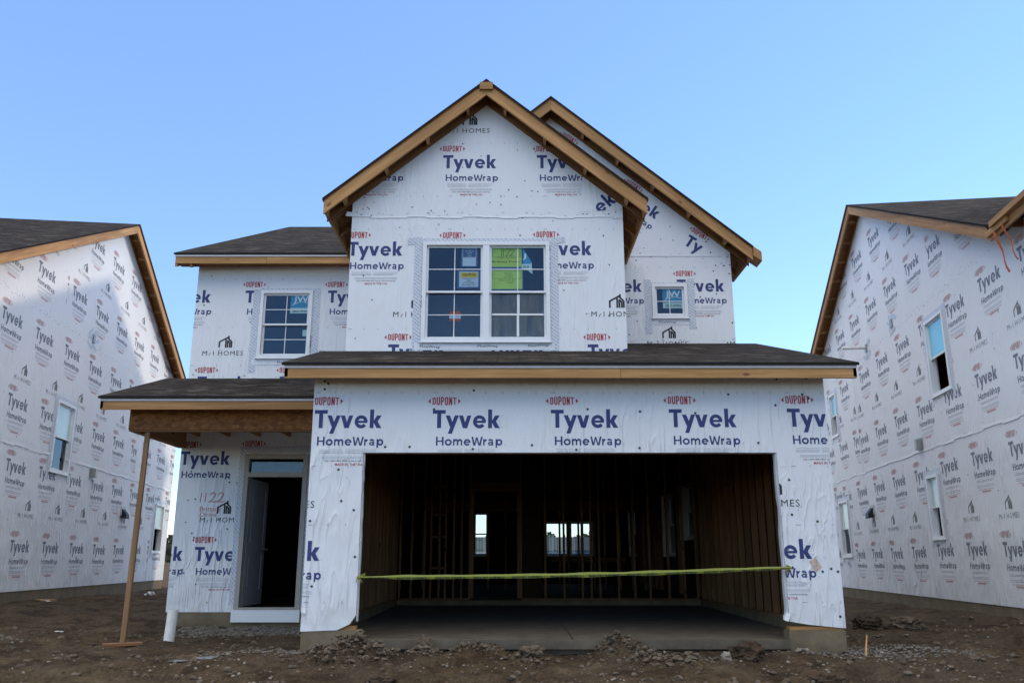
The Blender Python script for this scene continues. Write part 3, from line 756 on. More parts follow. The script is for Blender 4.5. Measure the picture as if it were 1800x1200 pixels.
# plain side walls
pr = Prints()
for z, ph in ((1.0, .4), (2.5, .1), (3.65, .7), (5.1, .2), (6.35, .9), (7.75, .5)):
    for k in range(14): pr.add(LOGO_S, 9.5 + ph + 1.443 * k, z)
for z, ph in ((1.65, .5), (4.25, .8), (7.0, .3)):
    for k in range(14): pr.add(NAME_S, 9.5 + ph + 1.443 * k, z)
PR_ = lambda u, v, d=0.0: (GX1 + d, u, v)
WR = [(17.6, 1.29, 18.5, 2.44), (19.7, .97, 20.7, 2.39), (25.9, 1.0, 26.8, 2.36)]
rw = wall('wall', PR_, [rect(10.33, .12, 14.14, 3.2), [(14.14, .12), (27.2, .12), (27.2, 5.98), (20.6, 9.13), (14.14, 6.04)]], WR, pr, house, .13)
for k, h in enumerate(WR): window(PR_, rw, h[0], h[1], h[2], h[3], None, True, 'glass', 'glass', tape=False)
PL_ = lambda u, v, d=0.0: (-5.46 - d, -u, v)
pl2 = Prints()
for m, p in pr.p: pl2.p.append((m, [(a - 38, b) for a, b in p]))
wall('wall', PL_, [[(-27.2, .12), (-14.14, .12), (-14.14, 6.04), (-20.6, 9.13), (-27.2, 5.98)]], [], pl2, house, .13)
pr0 = Prints(); pr0.add(LOGO_S, -13.6, 2.5); pr0.add(LOGO_S, -12.1, 2.5); pr0.add(LOGO_S, -12.8, 1.0)
wall('wall', lambda u, v, d=0.0: (GX0 - d, -u, v), [rect(-14.0, .12, -10.33, 3.2)], [], pr0, house, .13)
# rear wall with its window openings
PB = lambda u, v, d=0.0: (-u, 27.2 + d, v)
WB = [(.72, 1.0, 1.22, 2.36), (-2.56, 1.0, -1.0, 2.08)]
bw = wall('wall', PB, [rect(-3.69, .12, 5.33, 6.0)], WB, Prints(), house, .13)
window(PB, bw, *WB[0], None, True, 'glass', 'glass', tape=False, proud=.02)
window(PB, bw, *WB[1], None, False, 'glass', tape=False, mull=True, proud=.02)

# front gable wall
def under(ax, az, sl): return lambda x: az - sl * abs(x - ax) - .042
AX, AZ, SL = -.395, 8.05, .82
u1 = under(AX, AZ, SL)
pr = Prints()
spots(LOGO, pr, 11.95, [(611, 449.5), (778.5, 450), (944, 448.5), (681.6, 631), (857.5, 631), (1033.4, 631), (505, 631), (613, 296), (778.75, 296), (943.75, 296)])
spots(NAME, pr, 11.95, [(691, 557), (866, 557), (1039.7, 556.5), (783, 234), (617, 234)])
zs = at(855, 379, 11.95)[1]
pr.seam(GX0, 1.67, zs, 3); pr.ticks(GX0, 1.67, zs - .22); pr.ticks(GX0, 1.67, at(855, 345, 11.95)[1]); pr.ticks(GX0, 1.67, at(855, 252, 11.95)[1]); pr.ticks(GX0, 1.67, at(855, 578, 11.95)[1])
pr.caps(GX0 + .1, 1.6, 3.9, 6.2, 26, .012, 5); pr.caps(-1.7, .9, 6.0, 7.2, 18, .011, 6); pr.caps(1.0, 1.65, 5.9, 6.5, 16, .010, 8); pr.caps(-2.4, -2.1, 5.9, 6.25, 8, .012, 9)
x, z = at(1052, 372, 11.95)
mend = Prints(); mend.add([(m, p) for m, p in LOGO if m == NAVY and min(q[0] for q in p) > .40 and min(q[1] for q in p) > -.05], x - .36, z - .34, rad(38))
GWH = (-1.33, 3.955, .56, 5.50)
fw = wall('wall', PF, [[(GX0, 3.3), (1.676, 3.3), (1.676, u1(1.676)), (AX, u1(AX)), (GX0, u1(GX0))]], [GWH], pr, house, .13)
# corner patch with slanted print and a strip of seam tape
pm = MB(); pa = [(1.02, 5.98), (1.672, 6.03), (1.672, 6.28), (1.10, 6.74)]
pm.face([PF(a, b, .0035) for a, b in pa], 0)
for m, poly in mend.p:
    ar = sum(poly[i][0] * poly[(i + 1) % len(poly)][1] - poly[(i + 1) % len(poly)][0] * poly[i][1] for i in range(len(poly)))
    q = clip_convex(poly if ar > 0 else poly[::-1], pa)
    if len(q) > 2: pm.face([PF(a, b, .0055) for a, b in q], m)
pm.build('patch', INKS, fw)
mb = MB(); xx = GX0
while xx < 1.66:
    x2 = min(xx + .28, 1.66); dz = .012 * math.sin(xx * 7); mb.hexa([PF(xx, zs - .035 + dz, .003), PF(x2, zs - .035 + dz, .003), PF(x2, zs - .035 + dz, .010), PF(xx, zs - .035 + dz, .010), PF(xx, zs - .012 + dz, .003), PF(x2, zs - .012 + dz, .003), PF(x2, zs - .012 + dz, .006), PF(xx, zs - .012 + dz, .006)]); xx = x2
mb.hexa([PF(-2.52, zs - .01, .0), PF(-2.36, zs - .02, .005), PF(-2.36, zs - .02, .012), PF(-2.52, zs - .01, .008), PF(-2.50, zs + .06, .0), PF(-2.36, zs + .05, .005), PF(-2.36, zs + .05, .012), PF(-2.50, zs + .06, .008)])
mb.build('seam_tape', 'tape', fw)
wall('wall', lambda u, v, d=0.0: (GX0 - d, -u, v), [rect(-14.0, 3.2, -12.08, 6.3)], [], Prints(), house, .13)
wall('wall', lambda u, v, d=0.0: (1.676 + d, u, v), [rect(12.08, 3.2, 14.0, 6.3)], [], Prints(), house, .13)

# wall of the main block: left of the gable, then right of it up into its own gable
BX, BZ, SB = .70, 8.97, .834
u2 = under(BX, BZ, SB)
pr = Prints()
spots(LOGO, pr, 14.0, [(286.5, 532), (431, 532), (575.8, 532), (345.5, 684), (490, 684), (1045.5, 513), (1190.5, 512.5)])
spots(NAME, pr, 14.0, [(355.5, 624.5), (501, 624.5), (1138, 608), (1284, 608)])
spots([(m, p) for m, p in LOGO if min(q[1] for q in p) > -.25], pr, 14.0, [(316, 816.5)])
spots(LOGO, pr, 14.0, [(341, 985.5), (230, 985)])
spots(NAME, pr, 14.0, [(351, 917.7)])
x, z = at(447, 779.6, 14.0); pr.add([(m, p) for m, p in LOGO if m == RED and min(q[1] for q in p) > .2], x - .14, z - .328)
pr.ticks(-5.46, -2.45, at(446, 491, 14)[1]); pr.ticks(-5.46, -2.45, at(446, 576, 14)[1]); pr.ticks(-5.46, -2.45, at(446, 642, 14)[1])
pr.ticks(1.7, GX1, at(1200, 470, 14)[1])
pr.caps(-5.4, -2.5, 3.1, 5.9, 24, .013, 12); pr.caps(-5.4, -4.45, .2, 2.6, 18, .014, 13); pr.caps(1.75, 3.8, 3.9, 6.0, 22, .016, 14); pr.caps(3.3, 3.8, 5.7, 6.4, 10, .014, 15)
zr = at(1200, 449, 14)[1]; pr.seam(1.7, GX1, zr, 21); pr.seam(-5.4, -2.45, at(446, 663, 14)[1], 22); pr.seam(1.7, GX1, at(1200, 601, 14)[1], 23)
# red marker: house number and street
x, z = at(352, 882, 14)
for i, ch in enumerate('1122'):
    ox = x + (0, .075, .15, .28)[i]
    q = [(0, 0), (.012, .15)] if ch == '1' else [(0, .11), (.02, .145), (.06, .155), (.09, .13), (.08, .09), (.04, .04), (-.01, .0), (.03, .015), (.07, .0), (.12, .025)]
    pr.p += [(PEN, p) for p in path([(ox + a, z + b) for a, b in q], .012)]
x, z = at(351, 898, 14); pr.p += [(PEN, p) for p in shift(letters('Brittany', .075, .34, -.008, 1, 2), x, z, 0, .1)]
x, z = at(351, 907.5, 14); pr.p += [(PEN, p) for p in shift(letters('Drive', .070, .27, -.008, 1, 2), x, z, 0, .1)]
DH = (-4.39, .13, -3.35, 2.57); LWH = (-4.34, 4.20, -3.44, 5.40); RWH = (2.42, 4.905, 3.03, 5.52)
mw = wall('wall', PM, [rect(-5.46, .09, GX0 - .001, 6.05)], [DH, LWH], pr, house, .13)
# slanted sheet high in the second gable
rk = Prints(); ang = -math.atan(SB) + .09
for (u, v) in [(1000, 243), (1113, 326), (1230, 411)]:
    x, z = at(u, v, 14.0); rk.add(LOGO, x - .14 * math.cos(ang) + .33 * math.sin(ang), z - .33 * math.cos(ang) - .14 * math.sin(ang), ang)
rk.p = [(m, p) for m, p in rk.p if min(q[1] for q in p) > zr + .01]
both = Prints(); both.p = pr.p + rk.p
both.caps(2.3, 3.8, 6.0, 7.6, 14, .011, 31)
rgw = wall('wall', PM, [[(GX0, 3.2), (GX1, 3.2), (GX1, u2(GX1)), (BX, u2(BX)), (GX0, u2(GX0))]], [RWH], both, house, .13)
mb = MB(); mb.pbox(PM, 1.69, GX1 - .01, zr - .018, zr, .003, .008); mb.build('seam_tape', 'tape', rgw)

# windows of the front
wl = window(PM, house, *LWH, (2, 2), True, 'glass', 'glass', tapes=dict(l=(3.95, 5.42), r=(4.0, 5.44), top=.04, ears=0), label='double-hung window with a blue maker\'s sticker, left of the gable')
wg = window(PF, house, *GWH, (2, 2), True, 'glass', 'glass', mull=True, tapes=dict(l=(3.78, 5.52), r=(3.82, 5.52), top=.055, ears=5.47), label='wide pair of windows with paper notices in the gable')
wr = window(PM, house, *RWH, (2, 2), False, 'glass', tapes=dict(l=(4.62, 5.60), r=(4.72, 5.62), top=.03, ears=0), label='small square window with a blue sticker')
# clear protective film left on the right-hand lower sash, bunched over the bars
mb = MB(); mb.pbox(PF, -.30, .47, 4.045, 4.70, -.044, -.042); fl_ = mb.build('protective_film', 'hazefilm', wg)
mb = MB(); mb.pbox(PF, .070, .105, 4.05, 4.365, -.0415, -.038); mb.pbox(PF, .075, .112, 4.395, 4.69, -.0415, -.038); mb.pbox(PF, -.295, .465, 4.366, 4.394, -.0415, -.037); mb.build('film_fold', 'vinyl', wg)
# strip of sill tape under the wide window
mb = MB(); mb.pbox(PF, -1.42, .62, 3.83, 3.93, .003, .006); st = mb.build('sill_tape', 'tape', wg)
mb = MB()
for k, xx in enumerate((-1.34, -.5, .24)):
    for p in shift(letters('FlexWrap', .036, .30, .006, 1.0, 1), xx, 3.868 + .004 * k, rad((-2, 0, 3)[k])): mb.face([PF(a, b, .0072) for a, b in p])
mb.build('lettering', 'dark_ink', st)
mb = MB(); mb.pbox(PM, -4.42, -3.36, 4.08, 4.17, .003, .006); st = mb.build('sill_tape', 'tape', wl)
mb = MB()
for p in shift(letters('FlexWrap', .036, .30, .006, 1.0, 1), -3.98, 4.11): mb.face([PM(a, b, .0072) for a, b in p])
mb.build('lettering', 'dark_ink', st)
mb = MB(); mb.pbox(PM, 2.43, 3.02, 4.79, 4.872, .003, .006); st = mb.build('sill_tape', 'tape', wr)
mb = MB()
for p in shift(letters('FlexWrap', .034, .30, .006, 1.0, 1), 2.52, 4.815): mb.face([PM(a, b, .0072) for a, b in p])
mb.build('lettering', 'dark_ink', st)

# stickers and notices in the windows
def jw(P, win, u0, v0, u1, v1, d, label):
    sw = [(.10, .42)] + [(.10 + .8 * i / 12, .42 + .13 * math.sin(i / 12 * math.pi) + .10 * (i / 12) ** 2) for i in range(1, 13)]
    notice(P, win, u0, v0, u1, v1, d, [('sticker', [rect(0, .28, 1, 1)]), ('sticker_l', [rect(0, 0, 1, .28)]),
        ('white_ink', fit('JW', .14, .58, .88, .90, .02) + stroke(sw, .035)), ('dark_ink', fit('JELD-WEN', .12, .07, .88, .20, .01))], 'sticker', label)
x0, z0 = at(509, 550, 14.0); x1, z1 = at(547, 516, 14.0); jw(PM, wl, x0, z0, x1, z1, -.026, 'blue sticker with a white monogram')
x0, z0 = at(1166, 541, 14.0); x1, z1 = at(1200, 507, 14.0); jw(PM, wr, x0, z0, x1, z1, -.026, 'blue sticker with a white monogram')
x0, z0 = at(530, 589, 14.0); x1, z1 = at(538, 578, 14.0); notice(PM, wl, x0, z0, x1, z1, -.061, [('sticker_l', [rect(0, 0, 1, 1)])], 'sticker')
def nb(u0, v0, u1, v1):    # picture box -> window plane box
    a = at(u0, v1, 11.95); b = at(u1, v0, 11.95); return a[0], a[1], b[0], b[1]
Dn = -.027
notice(PF, wg, *nb(810, 433, 840, 468), Dn, [('paper_b', [rect(0, 0, 1, 1)]), ('paper_w', [rect(.10, .04, .90, .45)]), ('white_ink', stroke([(.1, .93), (.9, .93), (.9, .47), (.1, .47), (.1, .93)], .02) + fit('NOTICE', .24, .76, .76, .83) + fit('LOT', .36, .64, .64, .71) + fit('SIGN', .4, .52, .6, .58))], label='blue and white notice')
notice(PF, wg, *nb(803, 474, 845, 506), Dn, [('paper_b', [rect(0, 0, 1, 1)]), ('paper_w', [rect(.09, .09, .90, .93)]), ('paper_y', [rect(.14, .60, .88, .88)]),
    ('dark_ink', fit('CAUTION', .24, .68, .78, .82, .02) + fit('CONSTRUCTION', .22, .51, .76, .57, .01) + fit('AREA', .40, .40, .60, .46, .01) + fit('AUTHORIZED', .26, .29, .74, .35, .01) + fit('PERSONNEL ONLY', .18, .17, .80, .23, .01))], label='pale notice headed by a yellow band')
sc2 = [(0, .14), (.02, .19), (.06, .2), (.09, .16), (.06, .08), (0, 0), (.10, .02)]
num = []
for ox, s in ((.34, [(0, 0), (.02, .36)]), (.40, [(0, 0), (.02, .36)]), (.48, None), (.62, None)):
    pts = s or [(a * 1.4, b * 1.8) for a, b in sc2]
    num += stroke([(ox + a, .56 + b) for a, b in pts], .016)
notice(PF, wg, *nb(863, 434, 917, 468), Dn, [('paper_b', [rect(-.05, -.09, 1.03, 1.05)]), ('paper_g', [rect(0, 0, 1, 1)]),
    ('dark_ink', stroke([(.05, .95), (.95, .95), (.95, .52), (.05, .52), (.05, .95)], .010) + num + fit('STREET ADDRESS', .16, .43, .84, .49) + fit('Brittany Drive', .04, .22, .93, .33, .008, .1))], label='upper green notice with a handwritten house number')
notice(PF, wg, *nb(864, 474, 918, 507), Dn, [('paper_b', [rect(-.05, -.05, 1.03, 1.08)]), ('paper_g', [rect(0, 0, 1, 1)]),
    ('dark_ink', stroke([(.04, .95), (.96, .95), (.96, .55), (.04, .55), (.04, .95)], .010) + fit('If lost', .42, .80, .66, .88, .0, .1) + fit('contact', .44, .70, .72, .77, 0, .1) + fit('our office', .36, .60, .70, .66, 0, .1) + fit('Thank you & be safe', .24, .43, .74, .51, 0, .1) + fit('today', .48, .32, .70, .38, 0, .1))], label='lower green notice with a few handwritten lines')
notice(PF, wg, *nb(917, 432, 936, 482), Dn, [('sticker', [[(0, .20), (.95, .42), (.06, .98)]]), ('sticker_l', [[(0, .20), (.0, .38), (.72, .38), (.92, .42), (.98, .02), (.62, .14)]]), ('white_ink', fit('J', .10, .58, .42, .74, .02)), ('dark_ink', fit('JELD', .12, .25, .70, .32, .01))], 'sticker', 'peeling blue corner sticker')
notice(PF, wg, *nb(789, 545, 810, 562), -.062, [('redpaper', [rect(0, .62, 1, 1), rect(0, 0, 1, .25)]), ('paper_w', [rect(0, .25, 1, .62)])], 'sticker', 'small red and white sticker')

# front door
mb = MB()
d0, dz0, d1, dz1 = DH
mb.pbox(PM, d0, d0 + .075, dz0, dz1, -.12, .03); mb.pbox(PM, d1 - .075, d1, dz0, dz1, -.12, .03)
mb.pbox(PM, d0 + .075, d1 - .075, dz1 - .075, dz1, -.12, .03); mb.pbox(PM, d0 + .075, d1 - .075, 2.20, 2.275, -.12, .035)
mb.pbox(PM, d0 + .075, d1 - .075, dz0, dz0 + .03, -.12, .04)
dfm = mb.build('door_frame', 'casing', house)
mb = MB(); mb.pbox(PM, d0 + .075, d1 - .075, 2.275, dz1 - .075, -.05, -.044); mb.build('transom_pane', 'glass', dfm)
mb = MB(); mb.pbox(PM, d0 - .03, d1 + .01, -.06, .125, .004, .035); mb.build('sill_board', 'vinyl', dfm)
hx, hy = d0 + .08, 14.13; da = rad(86)
def PD(u, v, d=0.0): return (hx + u * math.cos(da) + d * math.sin(da), hy + u * math.sin(da) - d * math.cos(da), v)
mb = MB(); W = .86
mb.pbox(PD, 0, W, .17, 2.19, -.045, -.012)
for a, b, c, e in ((0, .12, .17, 2.19), (W - .12, W, .17, 2.19), (.12, W - .12, .17, .42), (.12, W - .12, .98, 1.12), (.12, W - .12, 2.05, 2.19)): mb.pbox(PD, a, b, c, e, -.012, 0)
for c, e in ((.47, .93), (1.17, 2.0)): mb.pbox(PD, .17, W - .17, c, e, -.012, -.004)
dl = mb.build('door', 'door', house)
mb = MB(); mb.tube([PD(W - .07, 1.06, 0), PD(W - .07, 1.06, .03), PD(W - .07, 1.06, .032), PD(W - .07, 1.06, .07)], [.03, .03, .013, .028], 12); mb.build('door_handle', 'brass', dl, True)
for z in (.42, 1.2, 1.98):
    mb = MB(); mb.pbox(PD, -.012, .012, z - .05, z + .05, -.01, .008); mb.build('hinge', 'steel', dl)
mb = MB(); mb.pbox(PM, d0 - .09, d0 - .004, .2, 2.6, .003, .005); mb.pbox(PM, d1 + .004, d1 + .09, .2, 2.6, .003, .005); mb.pbox(PM, d0 - .09, d1 + .09, 2.60, 2.70, .003, .0046)
mb.build('flashing_tape', 'hatch', dfm)

# foundation, slab, floors
mb = MB()
mb.box(GX0 + .008, OX0 + .012, 10.208, 10.42, -.6, .105); mb.box(OX1 - .012, GX1 - .006, 10.206, 10.42, -.6, .105)
mb.box(GX0 + .008, -2.19, 10.42, 16.9, -.6, .14); mb.box(3.58, GX1 - .006, 10.42, 27.19, -.6, .14)
mb.box(-5.45, GX0 - .0, 14.008, 14.2, -.6, .09); mb.box(-5.45, -5.25, 14.2, 27.19, -.6, .12); mb.box(-5.25, 3.58, 27.0, 27.19, -.6, .12)
mb.box(OX0 + .012, OX1 - .012, 10.27, 10.45, -.6, -.103)
mb.build('foundation', 'concrete', house)
mb = MB(); mb.box(GX0 + .02, OX0 - .0, 10.235, 10.33, .106, .15); mb.box(OX1, GX1 - .02, 10.215, 10.33, .106, .145); mb.build('sill_plate', 'wood', house)
mb = MB()
mb.hexa([(OX0 + .012, 10.2, -.1), (OX1 - .012, 10.2, -.1), (OX1 - .012, 10.42, -.1), (OX0 + .012, 10.42, -.1), (OX0 + .012, 10.2, 0), (OX1 - .012, 10.2, 0), (OX1 - .012, 10.42, .002), (OX0 + .012, 10.42, .002)])
mb.hexa([(-2.19, 10.42, -.1), (3.58, 10.42, -.1), (3.58, 16.75, -.1), (-2.19, 16.75, -.1), (-2.19, 10.42, .002), (3.58, 10.42, .002), (3.58, 16.75, .06), (-2.19, 16.75, .06)])
sl_ = mb.build('garage_slab', 'slab', house)
mb = MB(); mb.hexa([(.695, 10.25, -.01), (.705, 10.25, -.01), (.705, 16.7, .05), (.695, 16.7, .05), (.695, 10.25, .0025), (.705, 10.25, .0025), (.705, 16.7, .0625), (.695, 16.7, .0625)]); mb.build('control_joint', 'plastic_bk', sl_)
mb = MB(); mb.box(-2.18, 3.57, 16.75, 16.9, -.1, .145); mb.build('curb', 'concrete', house)
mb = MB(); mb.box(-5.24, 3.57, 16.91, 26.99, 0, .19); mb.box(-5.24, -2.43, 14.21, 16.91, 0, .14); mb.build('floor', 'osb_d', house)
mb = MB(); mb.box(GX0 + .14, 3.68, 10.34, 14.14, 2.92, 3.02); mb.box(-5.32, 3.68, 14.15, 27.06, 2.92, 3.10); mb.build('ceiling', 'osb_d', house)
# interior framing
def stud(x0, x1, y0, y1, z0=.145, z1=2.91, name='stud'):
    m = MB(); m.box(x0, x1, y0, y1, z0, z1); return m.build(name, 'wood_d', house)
y = 10.55
while y < 16.7: stud(3.59, 3.68, y, y + .038, .18); stud(-2.27, -2.18, y, y + .038, .18); y += .406
while y < 27:
    if not any(h[0] - .55 < y < h[2] + .03 for h in WR): stud(3.59, 3.68, y, y + .038, .20)
    y += .61
for h in WR:
    for z_ in ((h[1], h[3]),): m_ = MB(); m_.box(3.585, 3.688, h[2] - .018, h[2] + .0, h[1], h[3]); m_.build('window_jamb', 'vinyl', house)
for a, b, c, e in ((3.585, 3.682, 10.43, 26.9), (-2.275, -2.178, 10.43, 16.74)): stud(a, b, c, e, .141, .179, 'plate')
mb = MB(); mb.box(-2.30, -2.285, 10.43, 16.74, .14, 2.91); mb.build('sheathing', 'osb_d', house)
stud(-2.17, -.80, 16.78, 16.87, .147, .185, 'plate'); stud(.18, 3.57, 16.78, 16.87, .147, .185, 'plate'); stud(-2.17, 3.57, 16.78, 16.87, 2.87, 2.912, 'plate')
for x in [-2.17, -1.95, -1.70, -1.58, -1.42, -1.30, -1.14, -.99, -.835, .155, .62, .98, 1.33, 1.50, 1.66, 2.02, 2.33, 2.62, 2.98, 3.28, 3.52]: stud(x, x + .038, 16.78, 16.87, .186, 2.868)
stud(-.797, .155, 16.78, 16.87, 2.24, 2.36, 'header')
for a, b, c, e in ((-.795, -.74, .19, 2.235), (.10, .152, .19, 2.235), (-.739, .099, 2.18, 2.235)):
    mb = MB(); mb.box(a, b, 16.765, 16.90, c, e); mb.build('door_lining', 'wood_d', house)
for z in (.72, 1.30, 1.72, 2.25): stud(-1.542, -1.302, 16.78, 16.87, z, z + .038, 'blocking')
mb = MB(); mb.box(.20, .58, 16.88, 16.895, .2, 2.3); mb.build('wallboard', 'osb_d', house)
for x in [-3.6, -2.2, -1.78, -.60, -.18, .30, .8, 1.14, 1.36, 1.60, 1.70, 1.98, 2.24, 2.60, 2.9, 3.2]: stud(x, x + .045, 21.2, 21.29, .2, 2.91)
stud(.95, 2.75, 21.2, 21.29, .86, .95, 'header'); stud(-5.2, 3.57, 21.3, 21.34, 2.05, 2.3, 'header')
mb = MB(); mb.box(-5.2, -2.5, 18.2, 18.24, .2, 2.9); mb.build('wallboard', 'osb_d', house)

# roofs
rf = MB()
roof_plane(rf, (-5.79, 13.67, 5.975), (GX0 - .012, 13.67, 5.975), (GX0 - .012, 20.6, 9.275), (-5.79, 20.6, 9.275))
roof_plane(rf, (GX0 - .012, 14.16, 6.21), (4.15, 14.16, 6.21), (4.15, 20.6, 9.275), (GX0 - .012, 20.6, 9.275))
roof_plane(rf, (4.15, 27.53, 5.975), (-5.79, 27.53, 5.975), (-5.79, 20.6, 9.275), (4.15, 20.6, 9.275))
main_roof = rf.build('roof', ROOFM, house)
eave(PM, -5.76, GX0 - .015, 5.985, main_roof, .31, joint=-4.2)
PLr = lambda u, v, d=0.0: (-5.46 - d, u, v)
rake(PLr, (13.7, 5.985), (20.6, 9.27), main_roof, .30); rake(PLr, (27.5, 5.985), (20.6, 9.27), main_roof, .30)
mb = MB(); mb.box(-5.76, GX0 - .01, 13.74, 13.99, 5.83, 5.845); mb.build('soffit_board', 'osb', main_roof)

def gable(Pw, Yf, Yb, ax, az, sl, x0, x1, over, first=.3):
    g = MB(); zl, zr_ = az - sl * (ax - x0), az - sl * (x1 - ax); Y = Yf - .03
    roof_plane(g, (x0 - .02, Yb, zl - .016), (x0 - .02, Y, zl - .016), (ax, Y, az), (ax, Yb, az))
    roof_plane(g, (x1 + .02, Y, zr_ - .016), (x1 + .02, Yb, zr_ - .016), (ax, Yb, az), (ax, Y, az))
    r = g.build('gable_roof', ROOFM, house)
    rake(Pw, (x0, zl), (ax - .001, az), r, over, first=first); rake(Pw, (x1, zr_), (ax + .001, az), r, over, first=first)
    return r, zl, zr_
g1, zl1, zr1 = gable(PF, 11.65, 18.4, AX, AZ, SL, -2.79, 2.0, .30, .28)
mb = MB(); mb.box(AX - .10, AX + .10, 11.606, 11.648, AZ - .185, AZ - .065); mb.build('ridge_block', 'wood', g1)
g2, zl2, zr2 = gable(PM, 13.70, 20.1, BX, BZ, SB, -2.75, 4.13, .30, .42)
def side_eave(roof, xo, xw, y0, y1, zt, sl):
    """level eave running back from a gable: fascia, tails, soffit left open"""
    sg = 1 if xo > xw else -1; z = zt - .05
    m = MB(); m.box(*sorted((xo, xo - sg * .035)), y0, y1, z - .17, z); m.build('fascia', 'wood', roof)
    yy = y0 + .35
    while yy < y1 - .1:
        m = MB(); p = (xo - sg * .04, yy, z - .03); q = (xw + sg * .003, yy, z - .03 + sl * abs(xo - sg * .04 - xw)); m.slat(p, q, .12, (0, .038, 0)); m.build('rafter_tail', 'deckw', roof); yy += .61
side_eave(g1, -2.79, GX0, 11.70, 13.98, zl1, SL); side_eave(g1, 2.0, 1.676, 11.70, 13.98, zr1, SL)
side_eave(g2, 4.13, GX1, 13.75, 15.0, zr2, SB)
m = MB(); m.slat((4.135, 13.66, zr2 - .02), (4.27, 13.66, zr2 - .12), .17, (0, .34, 0)); m.build('fascia', 'wood', g2)

gr = MB()
def zg(y): return 3.168 + .312 * (y - 9.87)
roof_plane(gr, (-2.75, 9.87, 3.168), (4.15, 9.87, 3.168), (4.15, 11.94, zg(11.94)), (-2.75, 11.94, zg(11.94)))
roof_plane(gr, (1.68, 11.941, zg(11.941)), (4.15, 11.941, zg(11.941)), (4.15, 13.99, zg(13.99)), (1.68, 13.99, zg(13.99)))
garage_roof = gr.build('garage_roof', ROOFM, house)
eave(PG, -2.72, 4.12, 3.168 + .01, garage_roof, .30, joint=1.30)
for P_, b in ((lambda u, v, d=0.0: (GX1 + d, u, v), 13.98), (lambda u, v, d=0.0: (GX0 - d, u, v), 11.93)):
    rake(P_, (9.9, zg(9.9)), (b, zg(b)), garage_roof, .30, h=.14, ledger=False, first=.4)
mb = MB(); mb.box(GX0 - .26, GX1 + .25, 9.945, 10.19, 3.075, 3.088); mb.build('soffit_board', 'osb', garage_roof)
mb = MB()
mb.hexa([(-2.72, 11.905, 3.1), (-2.44, 11.905, 3.1), (-2.44, 11.935, 3.1), (-2.72, 11.935, 3.1), (-2.72, 11.905, zg(11.9) - .05), (-2.44, 11.905, zg(11.9) - .05), (-2.44, 11.935, zg(11.93) - .05), (-2.72, 11.935, zg(11.93) - .05)]); mb.build('end_board', 'osb', garage_roof)

# porch
po = MB()
def zp(y): return 3.118 + .325 * (y - 11.75)
roof_plane(po, (-5.83, 11.75, 3.118), (GX0 - .014, 11.75, 3.118), (GX0 - .014, 13.99, zp(13.99)), (-5.83, 13.99, zp(13.99)))
porch = po.build('porch_roof', ROOFM, house)
PP = front(12.08)
eave(PP, -5.80, GX0 - .016, 3.128, porch, .30, joint=None)
rake(lambda u, v, d=0.0: (-5.5 - d, u, v), (11.78, zp(11.78)), (13.98, zp(13.98)), porch, .30, h=.14, ledger=False, first=.5)
mb = MB(); mb.box(-5.5, GX0 - .018, 12.08, 12.095, 2.69, 3.12); mb.build('beam_panel', 'osb', porch)
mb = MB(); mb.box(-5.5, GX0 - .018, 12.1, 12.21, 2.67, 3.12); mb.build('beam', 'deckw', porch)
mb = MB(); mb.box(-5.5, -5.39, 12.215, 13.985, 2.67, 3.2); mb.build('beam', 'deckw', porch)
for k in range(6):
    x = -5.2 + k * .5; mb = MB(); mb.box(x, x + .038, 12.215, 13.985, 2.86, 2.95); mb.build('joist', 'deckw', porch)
mb = MB(); mb.box(-5.80, -5.51, 11.83, 12.07, 2.985, 2.998); mb.build('soffit_board', 'osb', porch)

